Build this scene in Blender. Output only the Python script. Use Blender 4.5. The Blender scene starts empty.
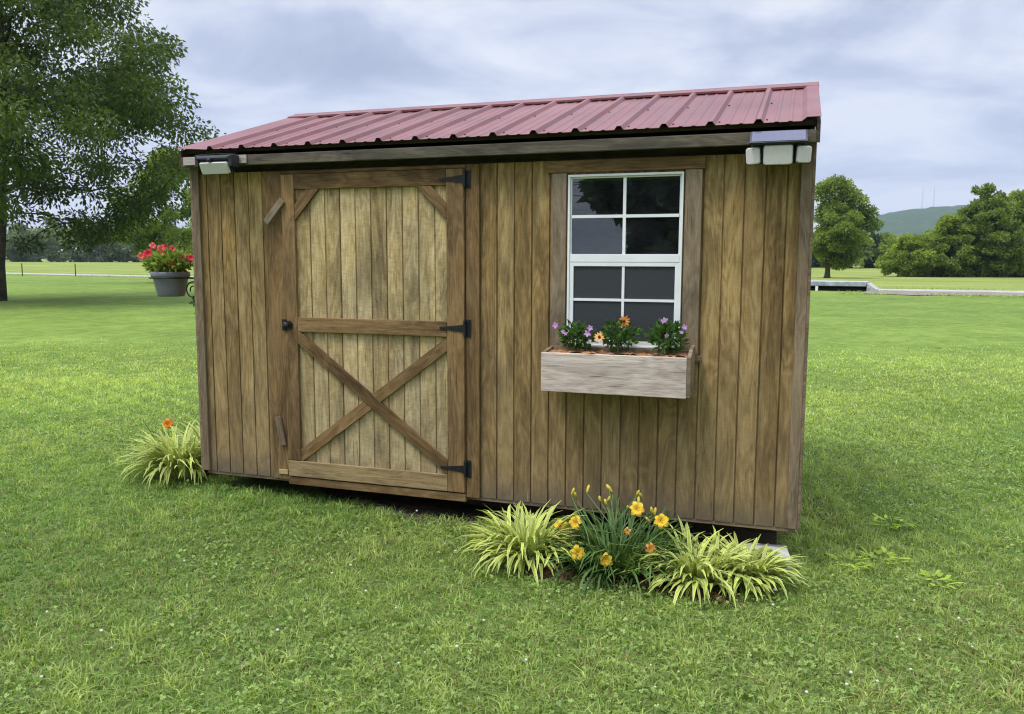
import bpy, bmesh, math, random
import numpy as np
from mathutils import Vector, Matrix

random.seed(7)
PI = math.pi
scene = bpy.context.scene
COL = scene.collection

# ----------------------------------------------------------------------------
# camera  (world axes: x runs along the shed front, y goes back, z up; z = 0 is the foot of the siding)
# ----------------------------------------------------------------------------
CAM = np.array([3.59375, -4.3820, 1.3650])
FPX, PITCH, ROLL, YAW = 829.5, math.radians(6.627), math.radians(0.182), math.radians(18.700)
cd = bpy.data.cameras.new('camera')
cam = bpy.data.objects.new('camera', cd)
COL.objects.link(cam)
cd.sensor_width = 36
cd.lens = FPX / 1024 * 36
cd.clip_start = 0.05
cd.clip_end = 12000
cam.location = CAM
cam.rotation_euler = (Matrix.Rotation(YAW, 3, 'Z') @ Matrix.Rotation(PI / 2 - PITCH, 3, 'X') @ Matrix.Rotation(ROLL, 3, 'Z')).to_euler()
scene.camera = cam
FW = np.array([-math.sin(YAW), math.cos(YAW)])
RT = np.array([math.cos(YAW), math.sin(YAW)])


def view(P):
    """depth and sideways ratio of ground points, used only to choose how fine the grass has to be"""
    d = P[:, :2] - CAM[:2]
    return d @ FW, d @ RT


# ----------------------------------------------------------------------------
# terrain height
# ----------------------------------------------------------------------------
def sst(a, b, t):
    t = np.clip((t - a) / (b - a), 0, 1)
    return t * t * (3 - 2 * t)


def gz(x, y):
    x = np.asarray(x, float); y = np.asarray(y, float)
    d = np.hypot(x - 1.8, y)
    near = -0.125 - 0.027 * np.clip(x, -1.5, 4.6)
    w = sst(5, 18, d)
    z = near * (1 - w) - 0.17 * w
    z = z + 0.012 * np.sin(x * 1.7 + 0.4 * y) * np.cos(y * 1.3 - 0.5) * (1 - w) * sst(0.0, 1.5, np.abs(y) + 0.2)
    z = z + 0.05 * w * (1 - sst(30, 45, d)) * np.sin(x * 0.33 + 1) * np.cos(y * 0.27)
    z = z + 0.75 * sst(100, 230, d)
    return z


def G(x, y):
    return float(gz(x, y))


# ----------------------------------------------------------------------------
# object helpers
# ----------------------------------------------------------------------------
def tag(o, label=None, cat=None, group=None, kind=None):
    if label: o['label'] = label
    if cat: o['category'] = cat
    if group: o['group'] = group
    if kind: o['kind'] = kind
    return o


def thing(name, label, cat, loc=(0, 0, 0), rotz=0, group=None):
    o = bpy.data.objects.new(name, None)
    o.empty_display_size = 0.1
    COL.objects.link(o)
    o.location = loc
    o.rotation_euler = (0, 0, rotz)
    return tag(o, label, cat, group)


def link_mesh(name, me, mat, parent=None):
    o = bpy.data.objects.new(name, me)
    COL.objects.link(o)
    if mat is not None:
        for m in (mat if isinstance(mat, (list, tuple)) else [mat]):
            me.materials.append(m)
    if parent is not None:
        o.parent = parent
    return o


class MB:
    """collects primitive shapes and links them as one mesh object"""

    def __init__(self):
        self.v = []; self.f = []; self.mi = []; self.cur = 0

    def add(self, vs, fs):
        n = len(self.v)
        self.v += [tuple(map(float, p)) for p in vs]
        for f in fs:
            self.f.append(tuple(i + n for i in f)); self.mi.append(self.cur)
        return self

    def box(self, x0, x1, y0, y1, z0, z1):
        vs = [(x0, y0, z0), (x1, y0, z0), (x1, y1, z0), (x0, y1, z0), (x0, y0, z1), (x1, y0, z1), (x1, y1, z1), (x0, y1, z1)]
        return self.add(vs, [(0, 3, 2, 1), (4, 5, 6, 7), (0, 1, 5, 4), (1, 2, 6, 5), (2, 3, 7, 6), (3, 0, 4, 7)])

    def prism(self, poly, a, b, axis='z'):
        """poly in the two other axes, counter-clockwise seen from +axis for x,z; extruded a..b"""
        n = len(poly)
        if axis == 'z':
            P = lambda p, t: (p[0], p[1], t)
        elif axis == 'y':
            P = lambda p, t: (p[0], t, p[1])
        else:
            P = lambda p, t: (t, p[0], p[1])
        vs = [P(p, a) for p in poly] + [P(p, b) for p in poly]
        fs = [tuple(range(n - 1, -1, -1)), tuple(range(n, 2 * n))]
        for i in range(n):
            j = (i + 1) % n
            fs.append((i, j, j + n, i + n))
        return self.add(vs, fs)

    def tube(self, pts, rad, seg=8, caps=True):
        pts = [Vector(p) for p in pts]
        if not isinstance(rad, (list, tuple)): rad = [rad] * len(pts)
        rings = []; up = None
        for i, p in enumerate(pts):
            t = (pts[min(i + 1, len(pts) - 1)] - pts[max(i - 1, 0)]).normalized()
            if up is None:
                up = Vector((0, 0, 1)) if abs(t.z) < 0.9 else Vector((1, 0, 0))
            a = t.cross(up)
            a = a.normalized() if a.length > 1e-6 else t.orthogonal().normalized()
            b = a.cross(t).normalized(); up = b
            rings.append([p + (a * math.cos(2 * PI * k / seg) + b * math.sin(2 * PI * k / seg)) * rad[i] for k in range(seg)])
        vs = [q for r in rings for q in r]; fs = []
        for i in range(len(pts) - 1):
            for k in range(seg):
                k2 = (k + 1) % seg
                fs.append((i * seg + k, i * seg + k2, (i + 1) * seg + k2, (i + 1) * seg + k))
        if caps:
            fs.append(tuple(range(seg - 1, -1, -1)))
            fs.append(tuple((len(pts) - 1) * seg + k for k in range(seg)))
        return self.add(vs, fs)

    def lathe(self, prof, c=(0, 0, 0), seg=28):
        vs = []; fs = []
        for r, z in prof:
            for k in range(seg):
                a = 2 * PI * k / seg
                vs.append((c[0] + r * math.cos(a), c[1] + r * math.sin(a), c[2] + z))
        for i in range(len(prof) - 1):
            for k in range(seg):
                k2 = (k + 1) % seg
                fs.append((i * seg + k, i * seg + k2, (i + 1) * seg + k2, (i + 1) * seg + k))
        return self.add(vs, fs)

    def ball(self, c, r, seg=10, rings=6, sq=(1, 1, 1)):
        vs = [(c[0], c[1], c[2] - r * sq[2])]; fs = []
        for i in range(1, rings):
            ph = -PI / 2 + PI * i / rings
            for k in range(seg):
                a = 2 * PI * k / seg
                vs.append((c[0] + r * sq[0] * math.cos(ph) * math.cos(a), c[1] + r * sq[1] * math.cos(ph) * math.sin(a), c[2] + r * sq[2] * math.sin(ph)))
        vs.append((c[0], c[1], c[2] + r * sq[2])); top = len(vs) - 1
        for k in range(seg):
            k2 = (k + 1) % seg
            fs.append((0, 1 + k2, 1 + k))
            fs.append((top, 1 + (rings - 2) * seg + k, 1 + (rings - 2) * seg + k2))
            for i in range(rings - 2):
                a = 1 + i * seg
                fs.append((a + k, a + k2, a + seg + k2, a + seg + k))
        return self.add(vs, fs)

    def build(self, name, mat, parent=None, bevel=0, smooth=False, segs=2):
        me = bpy.data.meshes.new(name)
        me.from_pydata(self.v, [], self.f)
        if any(self.mi): me.polygons.foreach_set('material_index', self.mi)
        if smooth: me.polygons.foreach_set('use_smooth', [True] * len(self.f))
        me.update()
        o = link_mesh(name, me, mat, parent)
        if bevel:
            b = o.modifiers.new('bevel', 'BEVEL'); b.width = bevel; b.segments = segs; b.limit_method = 'ANGLE'
            b.angle_limit = math.radians(40)
        return o


def np_mesh(name, V, F, mat, parent=None, col=None, smooth=False):
    """V (n,3), F (m,k) with one k, optional per-vertex colour (n,3) stored as attribute 'tint'"""
    V = np.asarray(V, np.float32); F = np.asarray(F, np.int32)
    me = bpy.data.meshes.new(name)
    me.vertices.add(len(V)); me.vertices.foreach_set('co', V.ravel())
    k = F.shape[1]
    me.loops.add(F.size); me.loops.foreach_set('vertex_index', F.ravel())
    me.polygons.add(len(F))
    me.polygons.foreach_set('loop_start', np.arange(0, F.size, k, dtype=np.int32))
    me.polygons.foreach_set('loop_total', np.full(len(F), k, np.int32))
    if smooth: me.polygons.foreach_set('use_smooth', np.ones(len(F), bool))
    if col is not None:
        a = me.attributes.new('tint', 'FLOAT_COLOR', 'POINT')
        c = np.ones((len(V), 4), np.float32); c[:, :3] = col
        a.data.foreach_set('color', c.ravel())
    me.update(calc_edges=True)
    return link_mesh(name, me, mat, parent)


# ----------------------------------------------------------------------------
# materials
# ----------------------------------------------------------------------------
class NT:
    def __init__(self, name):
        self.m = bpy.data.materials.new(name); self.m.use_nodes = True
        self.t = self.m.node_tree; self.t.nodes.clear()
        self.out = self.t.nodes.new('ShaderNodeOutputMaterial')

    def n(self, typ, props=None, **ins):
        nd = self.t.nodes.new('ShaderNode' + typ)
        for k, v in (props or {}).items(): setattr(nd, k, v)
        for k, v in ins.items():
            key = int(k[1:]) if k[0] == 'i' and k[1:].isdigit() else k.replace('_', ' ')
            s = nd.inputs[key]
            if isinstance(v, bpy.types.NodeSocket): self.t.links.new(v, s)
            else:
                if hasattr(s.default_value, '__len__') and not isinstance(v, (int, float)) and len(v) == 3 and len(s.default_value) == 4: v = (*v, 1)
                s.default_value = v
        return nd

    def math(self, op, a, b=0.0, clamp=False):
        return self.n('Math', {'operation': op, 'use_clamp': clamp}, i0=a, i1=b).outputs[0]

    def noise(self, vec, scale=1, detail=4, rough=.55, dist=0):
        return self.n('TexNoise', Vector=vec, Scale=scale, Detail=detail, Roughness=rough, Distortion=dist).outputs[0]

    def ramp(self, fac, stops, interp='LINEAR'):
        nd = self.n('ValToRGB', Fac=fac); r = nd.color_ramp; r.interpolation = interp
        while len(r.elements) < len(stops): r.elements.new(0.5)
        for e, (p, c) in zip(r.elements, stops):
            e.position = p; e.color = (*c, 1) if len(c) == 3 else c
        return nd.outputs[0]

    def mix(self, f, a, b, mode='MIX'):
        return self.n('MixRGB', {'blend_type': mode}, Fac=f, Color1=a, Color2=b).outputs[0]

    def vec(self, x, y, z):
        return self.n('CombineXYZ', X=x, Y=y, Z=z).outputs[0]

    def obj(self):
        return self.n('TexCoord').outputs['Object']

    def sep(self, v):
        return self.n('SeparateXYZ', Vector=v).outputs

    def bump(self, h, strength=.4, dist=.005):
        return self.n('Bump', Strength=strength, Distance=dist, Height=h).outputs[0]

    def pbr(self, col, rough=.7, normal=None, **k):
        nd = self.n('BsdfPrincipled', Roughness=rough, **k)
        if isinstance(col, bpy.types.NodeSocket): self.t.links.new(col, nd.inputs['Base Color'])
        else: nd.inputs['Base Color'].default_value = (*col, 1)
        if normal is not None: self.t.links.new(normal, nd.inputs['Normal'])
        self.t.links.new(nd.outputs[0], self.out.inputs[0])
        return self.m

    def surf(self, s):
        self.t.links.new(s, self.out.inputs[0]); return self.m


def wood(name, dark, mid, light, axis, board=None, rough=.78, grey=None, blotch=.5, saw=.0, spec=.2, knots=.0, crack=.8):
    """weathered board; axis = direction of the grain in object space; board=(offset,pitch) splits the sheet into boards along x"""
    t = NT(name); o = t.obj(); x, y, z = t.sep(o)
    if board:
        bid = t.math('FLOOR', t.math('DIVIDE', t.math('SUBTRACT', x, board[0]), board[1]))
        rnd = t.n('TexWhiteNoise', {'noise_dimensions': '1D'}, W=bid).outputs[0]
        off = t.math('MULTIPLY', rnd, 3.0)                 # neighbouring boards are cut from one veneer: related but not equal
    else:
        rnd = t.n('ObjectInfo').outputs['Random']; off = t.math('MULTIPLY', rnd, 40.0)
    l, a, b = (x, y, z) if axis == 'x' else (z, x, y)
    S = lambda q, k: t.math('MULTIPLY', q, k)
    A = lambda q: t.math('ADD', q, off)
    low = t.noise(t.vec(S(a, 8), S(b, 8), A(S(l, 1.5))), 1, 3, .5, .6)
    cath = t.math('MULTIPLY', t.math('PINGPONG', S(low, 9), .5), 2)
    n1 = t.noise(t.vec(S(a, 17), S(b, 17), A(S(l, 1.9))), 1, 5, .68, .7)
    fine = t.noise(t.vec(S(a, 130), S(b, 130), A(S(l, 16))), 1, 3, .7)
    mid_ = t.noise(t.vec(S(a, 52), S(b, 52), A(S(l, 3.2))), 1, 5, .74, .4)
    v = t.math('ADD', S(n1, .42), t.math('ADD', S(cath, .15), t.math('ADD', S(fine, .30), S(mid_, .40))))
    v = t.math('SUBTRACT', v, .070)
    v = t.math('ADD', v, S(t.math('SUBTRACT', rnd, .5), .16))
    col = t.ramp(v, [(.30, dark), (.53, mid), (.78, light)])
    bl = t.noise(t.vec(S(a, 5), S(b, 5), A(S(l, 1.5))), 1, 5, .68, .4)
    blm = t.ramp(bl, [(.36, (1 - blotch * .62,) * 3), (.52, (1, 1, 1)), (.72, (1 + blotch * .5, 1 + blotch * .42, 1 + blotch * .22))])
    col = t.mix(1, col, blm, 'MULTIPLY')
    if grey:
        gn = t.noise(t.vec(S(a, 5), S(b, 5), A(S(l, .9))), 1, 4, .6)
        if axis == 'z' and board:
            gf = t.math('ADD', t.math('MULTIPLY', t.math('SUBTRACT', 1.1, z), .30), t.math('SUBTRACT', gn, .42), True)
        else:
            gf = t.math('MULTIPLY', t.math('SUBTRACT', gn, .38), 2.2, True)
        col = t.mix(t.math('MULTIPLY', gf, .8), col, grey)
    if board and axis == 'z':
        sp = t.noise(t.vec(S(a, 14), S(b, 14), S(l, 9)), 1, 5, .7)
        sf = t.math('SUBTRACT', t.math('ADD', S(sp, .34), .0), S(l, 1.0), True)
        col = t.mix(t.math('MULTIPLY', sf, 5.5, True), col, (.150, .115, .075, 1))
    if saw:
        sn = t.noise(t.vec(S(a, 26), S(b, 26), A(S(l, 110))), 1, 3, .7)
        col = t.mix(saw, col, t.ramp(sn, [(.38, (.45, .42, .36)), (.55, (1, 1, 1))]), 'MULTIPLY')
    # pale scratches and drips along the grain
    sc = t.noise(t.vec(S(a, 60), S(b, 60), A(S(l, 4))), 1, 3, .6, .3)
    scm = t.math('MULTIPLY', t.ramp(sc, [(.63, (0, 0, 0)), (.71, (1, 1, 1))]), t.ramp(bl, [(.44, (0, 0, 0)), (.60, (1, 1, 1))]))
    col = t.mix(t.math('MULTIPLY', scm, .55), col, light)
    if knots:
        vo = t.n('TexVoronoi', Vector=t.vec(S(a, 7), S(b, 7), A(S(l, 2.6))), Scale=1.0, Randomness=1.0).outputs[0]
        km = t.ramp(vo, [(.05, (1, 1, 1)), (.11, (0, 0, 0))])
        col = t.mix(t.math('MULTIPLY', km, knots), col, dark)
    # drying checks: thin dark cracks along the grain
    ck = t.noise(t.vec(S(a, 95), S(b, 95), A(S(l, 3.4))), 1, 3, .55, .3)
    ckm = t.math('MULTIPLY', t.ramp(ck, [(.66, (0, 0, 0)), (.70, (1, 1, 1))]), crack)
    col = t.mix(ckm, col, t.mix(1, col, (.35, .32, .28, 1), 'MULTIPLY'))
    h = t.math('ADD', S(fine, .7), t.math('SUBTRACT', S(mid_, .5), S(ckm, .5)))
    return t.pbr(col, rough, t.bump(h, .55, .004), Specular_IOR_Level=spec)


def plain(name, col, rough=.5, metal=0, var=.12, scale=12, bump=.0, spec=.4):
    t = NT(name); o = t.obj()
    n = t.noise(o, scale, 4, .6)
    c = t.mix(1, (*col, 1), t.ramp(n, [(.3, (1 - var,) * 3), (.7, (1 + var,) * 3)]), 'MULTIPLY')
    return t.pbr(c, rough, t.bump(t.noise(o, scale * 8, 3), bump, .003) if bump else None, Metallic=metal, Specular_IOR_Level=spec)


def leaf_mat(name, col, col2, trans=.35, rough=.5, spec=.25, var=.35):
    """foliage: colour varies leaf by leaf through the 'tint' attribute"""
    t = NT(name)
    at = t.n('Attribute', {'attribute_name': 'tint'}).outputs
    x, y, z = t.sep(at['Vector'])
    c = t.mix(x, (*col, 1), (*col2, 1))
    c = t.mix(1, c, t.ramp(y, [(0, (1 - var,) * 3), (1, (1 + var,) * 3)]), 'MULTIPLY')
    d = t.n('BsdfPrincipled', Base_Color=c, Roughness=rough, Specular_IOR_Level=spec)
    tr = t.n('BsdfTranslucent', Color=t.mix(1, c, (1.15, 1.15, .55, 1), 'MULTIPLY'))
    return t.surf(t.n('MixShader', Fac=trans, i1=d.outputs[0], i2=tr.outputs[0]).outputs[0])


M = {}
SID = (.0906, .1016)
M['siding'] = wood('siding', (.098, .055, .020), (.258, .168, .064), (.460, .335, .152), 'z', board=SID, grey=(.235, .175, .108, 1), blotch=.62, saw=.14, knots=.35)
M['door_panel'] = wood('door_panel', (.180, .120, .048), (.385, .285, .130), (.620, .495, .280), 'z', board=(.8376, .1016), grey=(.320, .270, .185, 1), blotch=.75, saw=.30, knots=.5)
M['trim'] = wood('trim', (.065, .035, .014), (.155, .092, .038), (.265, .172, .080), 'x', blotch=.6, saw=.15, knots=.4)
M['trim_pale'] = wood('trim_pale', (.150, .100, .045), (.300, .215, .105), (.420, .320, .170), 'x', blotch=.6, saw=.15, knots=.5)
M['trim_grey'] = wood('trim_grey', (.090, .060, .034), (.185, .135, .085), (.285, .220, .150), 'x', blotch=.5, saw=.12, knots=.4)
M['fascia'] = wood('fascia', (.045, .038, .028), (.092, .079, .058), (.160, .138, .104), 'x', blotch=.6, knots=.6)
M['fascia_pale'] = wood('fascia_pale', (.200, .175, .150), (.360, .320, .285), (.500, .455, .415), 'x', blotch=.4)
M['trim_worn'] = wood('trim_worn', (.100, .075, .050), (.190, .150, .105), (.280, .230, .175), 'x', blotch=.5)
M['planter'] = wood('planter', (.300, .225, .180), (.570, .475, .415), (.720, .630, .570), 'x', blotch=.40, knots=.9)
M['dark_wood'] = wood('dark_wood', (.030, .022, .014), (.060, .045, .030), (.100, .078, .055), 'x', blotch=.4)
M['vinyl'] = plain('vinyl', (.78, .79, .79), .4, var=.05, scale=6)
M['black_metal'] = plain('black_metal', (.020, .021, .023), .45, .4, .3, 30, .2)
M['black_plastic'] = plain('black_plastic', (.025, .025, .028), .4, 0, .2, 20)
M['chrome'] = plain('chrome', (.6, .6, .6), .2, 1, .05)
M['pot'] = plain('pot', (.180, .180, .215), .55, 0, .12, 14, .1)
M['soil'] = plain('soil', (.055, .035, .022), .95, 0, .5, 40, .8)
M['coir'] = plain('coir', (.360, .175, .075), .95, 0, .55, 45, 1.0)
M['concrete'] = plain('concrete', (.36, .36, .345), .9, 0, .40, 7, .6)
M['steel'] = plain('steel', (.33, .35, .40), .6, .2, .35, 3)
M['bark'] = plain('bark', (.060, .048, .038), .9, 0, .5, 6, .8)
M['stem'] = plain('stem', (.10, .16, .045), .6, 0, .2, 20)

# glass pane: what is behind shows through, the surroundings reflect by Fresnel
t = NT('glass')
fr = t.n('Fresnel', IOR=1.75)
pane_veil = t.ramp(t.noise(t.obj(), 7, 5, .65), [(.35, (.008,) * 3), (.7, (.035,) * 3)])  # uneven blue-grey veil painted in to brighten the black panes
clear_pane = (t.n('MixShader', Fac=fr.outputs[0], i1=t.n('BsdfTransparent', Color=(.80, .84, .84)).outputs[0], i2=t.n('BsdfGlossy', Roughness=.006, Color=(.95, .97, 1)).outputs[0]).outputs[0])
M['glass'] = t.surf(t.n('MixShader', Fac=pane_veil, i1=clear_pane, i2=t.n('BsdfDiffuse', Color=(.42, .46, .52)).outputs[0]).outputs[0])
t = NT('screen_mesh')
M['screen'] = t.surf(t.n('MixShader', Fac=.60, i1=t.n('BsdfTransparent', Color=(1, 1, 1)).outputs[0], i2=t.n('BsdfDiffuse', Color=(.075, .082, .088)).outputs[0]).outputs[0])
# painted corrugated roofing
t = NT('roof_metal'); o = t.obj(); x, y, z = t.sep(o)
n = t.noise(o, 1.7, 5, .6); n2 = t.noise(t.vec(t.math('MULTIPLY', x, 22), t.math('MULTIPLY', y, 1.5), t.math('MULTIPLY', z, 1.5)), 1, 4, .65)
c = t.ramp(t.math('ADD', t.math('MULTIPLY', n, .6), t.math('MULTIPLY', n2, .4)), [(.3, (.110, .036, .038)), (.5, (.168, .058, .060)), (.75, (.245, .102, .102))])
M['roof_metal'] = t.pbr(c, t.ramp(n2, [(.3, (.40,) * 3), (.7, (.58,) * 3)]), Specular_IOR_Level=.35)
# solar cells
t = NT('solar_cells'); o = t.obj(); x, y, z = t.sep(o)
gl = t.math('MAXIMUM', t.math('GREATER_THAN', t.math('FRACT', t.math('MULTIPLY', x, 26)), .93), t.math('GREATER_THAN', t.math('FRACT', t.math('MULTIPLY', y, 26)), .93))
M['solar'] = t.pbr(t.mix(gl, (.065, .065, .110, 1), (.085, .085, .135, 1)), .16, Specular_IOR_Level=.9)
# frosted lamp lens with fine ribs
t = NT('lamp_lens'); o = t.obj(); x, y, z = t.sep(o)
M['lens'] = t.pbr((.64, .61, .60), .38, t.bump(t.math('SINE', t.math('MULTIPLY', x, 900)), .25, .002), Specular_IOR_Level=.6)
t = NT('lamp_reflector')
M['reflector'] = t.pbr((.50, .53, .50), .35, Specular_IOR_Level=.6)

# foliage
M['leaf_big'] = leaf_mat('leaf_big', (.044, .084, .018), (.112, .160, .032), .42)
M['leaf_mid'] = leaf_mat('leaf_mid', (.095, .165, .030), (.260, .330, .068), .50)
M['leaf_bright'] = leaf_mat('leaf_bright', (.135, .215, .034), (.330, .400, .082), .52)
M['leaf_dark'] = leaf_mat('leaf_dark', (.028, .058, .016), (.058, .098, .026), .28)
M['leaf_far'] = leaf_mat('leaf_far', (.110, .155, .070), (.195, .240, .112), .40)  # lightened and greyed: part of the distance haze sits in this leaf colour
M['leaf_plant'] = leaf_mat('leaf_plant', (.040, .100, .020), (.095, .190, .042), .3)
M['leaf_pale'] = leaf_mat('leaf_pale', (.150, .240, .045), (.340, .420, .110), .35)
M['grass'] = leaf_mat('grass', (.165, .305, .062), (.450, .535, .160), .46, .55, .3, .45)
M['clover'] = leaf_mat('clover', (.165, .270, .058), (.330, .420, .125), .42, .55, .3, .4)
M['straw'] = leaf_mat('straw', (.20, .15, .07), (.32, .26, .13), .25, .7, .2, .3)
M['weed'] = leaf_mat('weed', (.260, .420, .035), (.420, .540, .080), .45)
M['clover_flower'] = plain('clover_flower', (.50, .50, .42), .8, 0, .3, 200)
M['lily_leaf'] = leaf_mat('lily_leaf', (.042, .105, .024), (.120, .200, .050), .3)
M['yellow_petal'] = leaf_mat('yellow_petal', (.82, .50, .02), (.86, .64, .08), .3, .55, .2, .12)
M['orange_petal'] = leaf_mat('orange_petal', (.78, .20, .03), (.85, .38, .07), .3, .55, .2, .12)
M['peach_petal'] = leaf_mat('peach_petal', (.82, .36, .10), (.85, .50, .16), .25, .55, .2, .1)
M['purple_petal'] = leaf_mat('purple_petal', (.42, .17, .48), (.62, .42, .66), .3, .55, .2, .12)
M['red_petal'] = leaf_mat('red_petal', (.62, .012, .030), (.72, .05, .10), .25, .55, .2, .15)
M['pink_petal'] = leaf_mat('pink_petal', (.70, .045, .07), (.80, .20, .20), .3, .55, .2, .15)
M['eye'] = plain('eye', (.06, .022, .010), .8, 0, .3, 200)
M['bud'] = plain('bud', (.50, .40, .05), .6, 0, .2, 60)
# variegated blades: tint.z is 0 on the midrib and 1 at the margin
t = NT('variegated')
x, y, z = t.sep(t.n('Attribute', {'attribute_name': 'tint'}).outputs['Vector'])
c = t.mix(x, (.250, .370, .040, 1), (.500, .560, .095, 1))
c = t.mix(t.ramp(z, [(.55, (0, 0, 0)), (.85, (1, 1, 1))]), c, (.68, .70, .30, 1))
c = t.mix(1, c, t.ramp(y, [(0, (.6,) * 3), (1, (1.25,) * 3)]), 'MULTIPLY')
d = t.n('BsdfPrincipled', Base_Color=c, Roughness=.5, Specular_IOR_Level=.3); tr = t.n('BsdfTranslucent', Color=c)
M['variegated'] = t.surf(t.n('MixShader', Fac=.3, i1=d.outputs[0], i2=tr.outputs[0]).outputs[0])

# ground: lawn thatch near, hay field beyond the road
t = NT('lawn'); o = t.obj(); x, y, z = t.sep(o)
n1 = t.noise(o, .45, 5, .6); n2 = t.noise(o, 3.1, 5, .65); n3 = t.noise(o, 22, 4, .7); n4 = t.noise(o, .07, 4, .6)
v = t.math('ADD', t.math('MULTIPLY', n1, .35), t.math('ADD', t.math('MULTIPLY', n2, .3), t.math('MULTIPLY', n3, .35)))
c = t.ramp(v, [(.34, (.085, .138, .026)), (.5, (.140, .215, .042)), (.66, (.220, .295, .066))])
c = t.mix(1, c, t.ramp(n4, [(.35, (.86, .86, .86)), (.65, (1.12, 1.08, 1.0))]), 'MULTIPLY')
hay = t.ramp(t.math('DIVIDE', t.math('ADD', t.math('MULTIPLY', x, .25), t.math('ADD', y, t.math('MULTIPLY', n4, 8))), 100), [(.50, (0, 0, 0)), (.53, (1, 1, 1))])
c = t.mix(t.math('MULTIPLY', hay, .75), c, t.ramp(t.noise(t.vec(t.math('MULTIPLY', x, .06), t.math('MULTIPLY', y, .25), z), 1, 5, .6), [(.35, (.15, .20, .04)), (.65, (.29, .31, .085))]))
dx = t.math('SUBTRACT', x, 2.8); dy = t.math('ADD', y, 3.0)
dd = t.math('SQRT', t.math('ADD', t.math('MULTIPLY', dx, dx), t.math('MULTIPLY', dy, dy)))
thatch = t.ramp(t.math('ADD', t.math('MULTIPLY', n3, .6), t.math('MULTIPLY', t.noise(o, 90, 3, .6), .4)), [(.35, (.055, .082, .020)), (.52, (.120, .170, .040)), (.68, (.210, .235, .075))])
mott = t.noise(t.vec(t.math('MULTIPLY', x, 3.2), t.math('MULTIPLY', y, 2.2), z), 1, 7, .80)
c = t.mix(1, c, t.ramp(mott, [(.34, (.68, .76, .62)), (.5, (1, 1, 1)), (.66, (1.25, 1.15, 1.18))]), 'MULTIPLY')
c = t.mix(t.ramp(t.math('DIVIDE', dd, 40), [(.14, (0, 0, 0)), (.36, (1, 1, 1))]), thatch, c)
M['lawn'] = t.pbr(c, .9, t.bump(t.math('ADD', n3, n2), .6, .03), Specular_IOR_Level=.1)
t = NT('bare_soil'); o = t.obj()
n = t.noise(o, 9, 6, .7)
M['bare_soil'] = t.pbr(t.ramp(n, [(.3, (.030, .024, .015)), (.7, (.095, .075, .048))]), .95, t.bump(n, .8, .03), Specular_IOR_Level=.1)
t = NT('mulch'); o = t.obj()
vo = t.n('TexVoronoi', Vector=o, Scale=42.0).outputs
M['mulch'] = t.pbr(t.mix(1, t.ramp(t.n('TexWhiteNoise', Vector=vo['Position']).outputs[0], [(0, (.035, .020, .012)), (.6, (.10, .045, .026)), (1, (.20, .105, .065))]), t.ramp(vo['Distance'], [(0, (1, 1, 1)), (.9, (.6, .6, .6))]), 'MULTIPLY'), .95, t.bump(vo['Distance'], .9, .02), Specular_IOR_Level=.1)
t = NT('pale_road'); o = t.obj()
n = t.noise(o, 1.2, 6, .7)
M['road'] = t.pbr(t.ramp(n, [(.3, (.27, .265, .255)), (.7, (.40, .39, .375))]), .9, Specular_IOR_Level=.2)
t = NT('gravel'); o = t.obj()
vo = t.n('TexVoronoi', Vector=o, Scale=5.0).outputs; n = t.noise(o, .6, 5, .7)
M['gravel'] = t.pbr(t.mix(n, t.ramp(t.n('TexWhiteNoise', Vector=vo['Position']).outputs[0], [(0, (.10, .08, .06)), (1, (.30, .26, .215))]), (.20, .165, .125, 1)), .95, t.bump(vo['Distance'], .8, .1))
t = NT('forest_hill'); o = t.obj()
n = t.noise(o, .035, 6, .7)
M['hill'] = t.pbr(t.ramp(n, [(.3, (.020, .050, .014)), (.7, (.062, .110, .030))]), .95, t.bump(n, 1, 18), Specular_IOR_Level=.05)

rng = np.random.default_rng(11)

# ----------------------------------------------------------------------------
# GROUND
# ----------------------------------------------------------------------------
def build_ground():
    cx, cy = CAM[0], CAM[1] + 3
    rad = [0.0] + [0.35 * 1.062 ** k for k in range(168)]
    rad = [r for r in rad if r < 7000]; seg = 220
    V = [(cx, cy)]
    for r in rad[1:]:
        a = np.arange(seg) * 2 * PI / seg
        V += list(zip(cx + r * np.cos(a), cy + r * np.sin(a)))
    V = np.array(V); Z = gz(V[:, 0], V[:, 1])
    V = np.column_stack([V, Z])
    F = []
    for k in range(seg):
        k2 = (k + 1) % seg; F.append((0, 1 + k, 1 + k2, 1 + k2))
    me = bpy.data.meshes.new('ground')
    tri = [(0, 1 + k, 1 + (k + 1) % seg) for k in range(seg)]
    quad = []
    for i in range(len(rad) - 2):
        a = 1 + i * seg
        for k in range(seg):
            k2 = (k + 1) % seg; quad.append((a + k, a + seg + k, a + seg + k2, a + k2))
    me.from_pydata(V.tolist(), [], tri + quad)
    me.polygons.foreach_set('use_smooth', [True] * len(me.polygons))
    o = link_mesh('ground', me, M['lawn'])
    tag(o, kind='structure')


build_ground()


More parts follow.
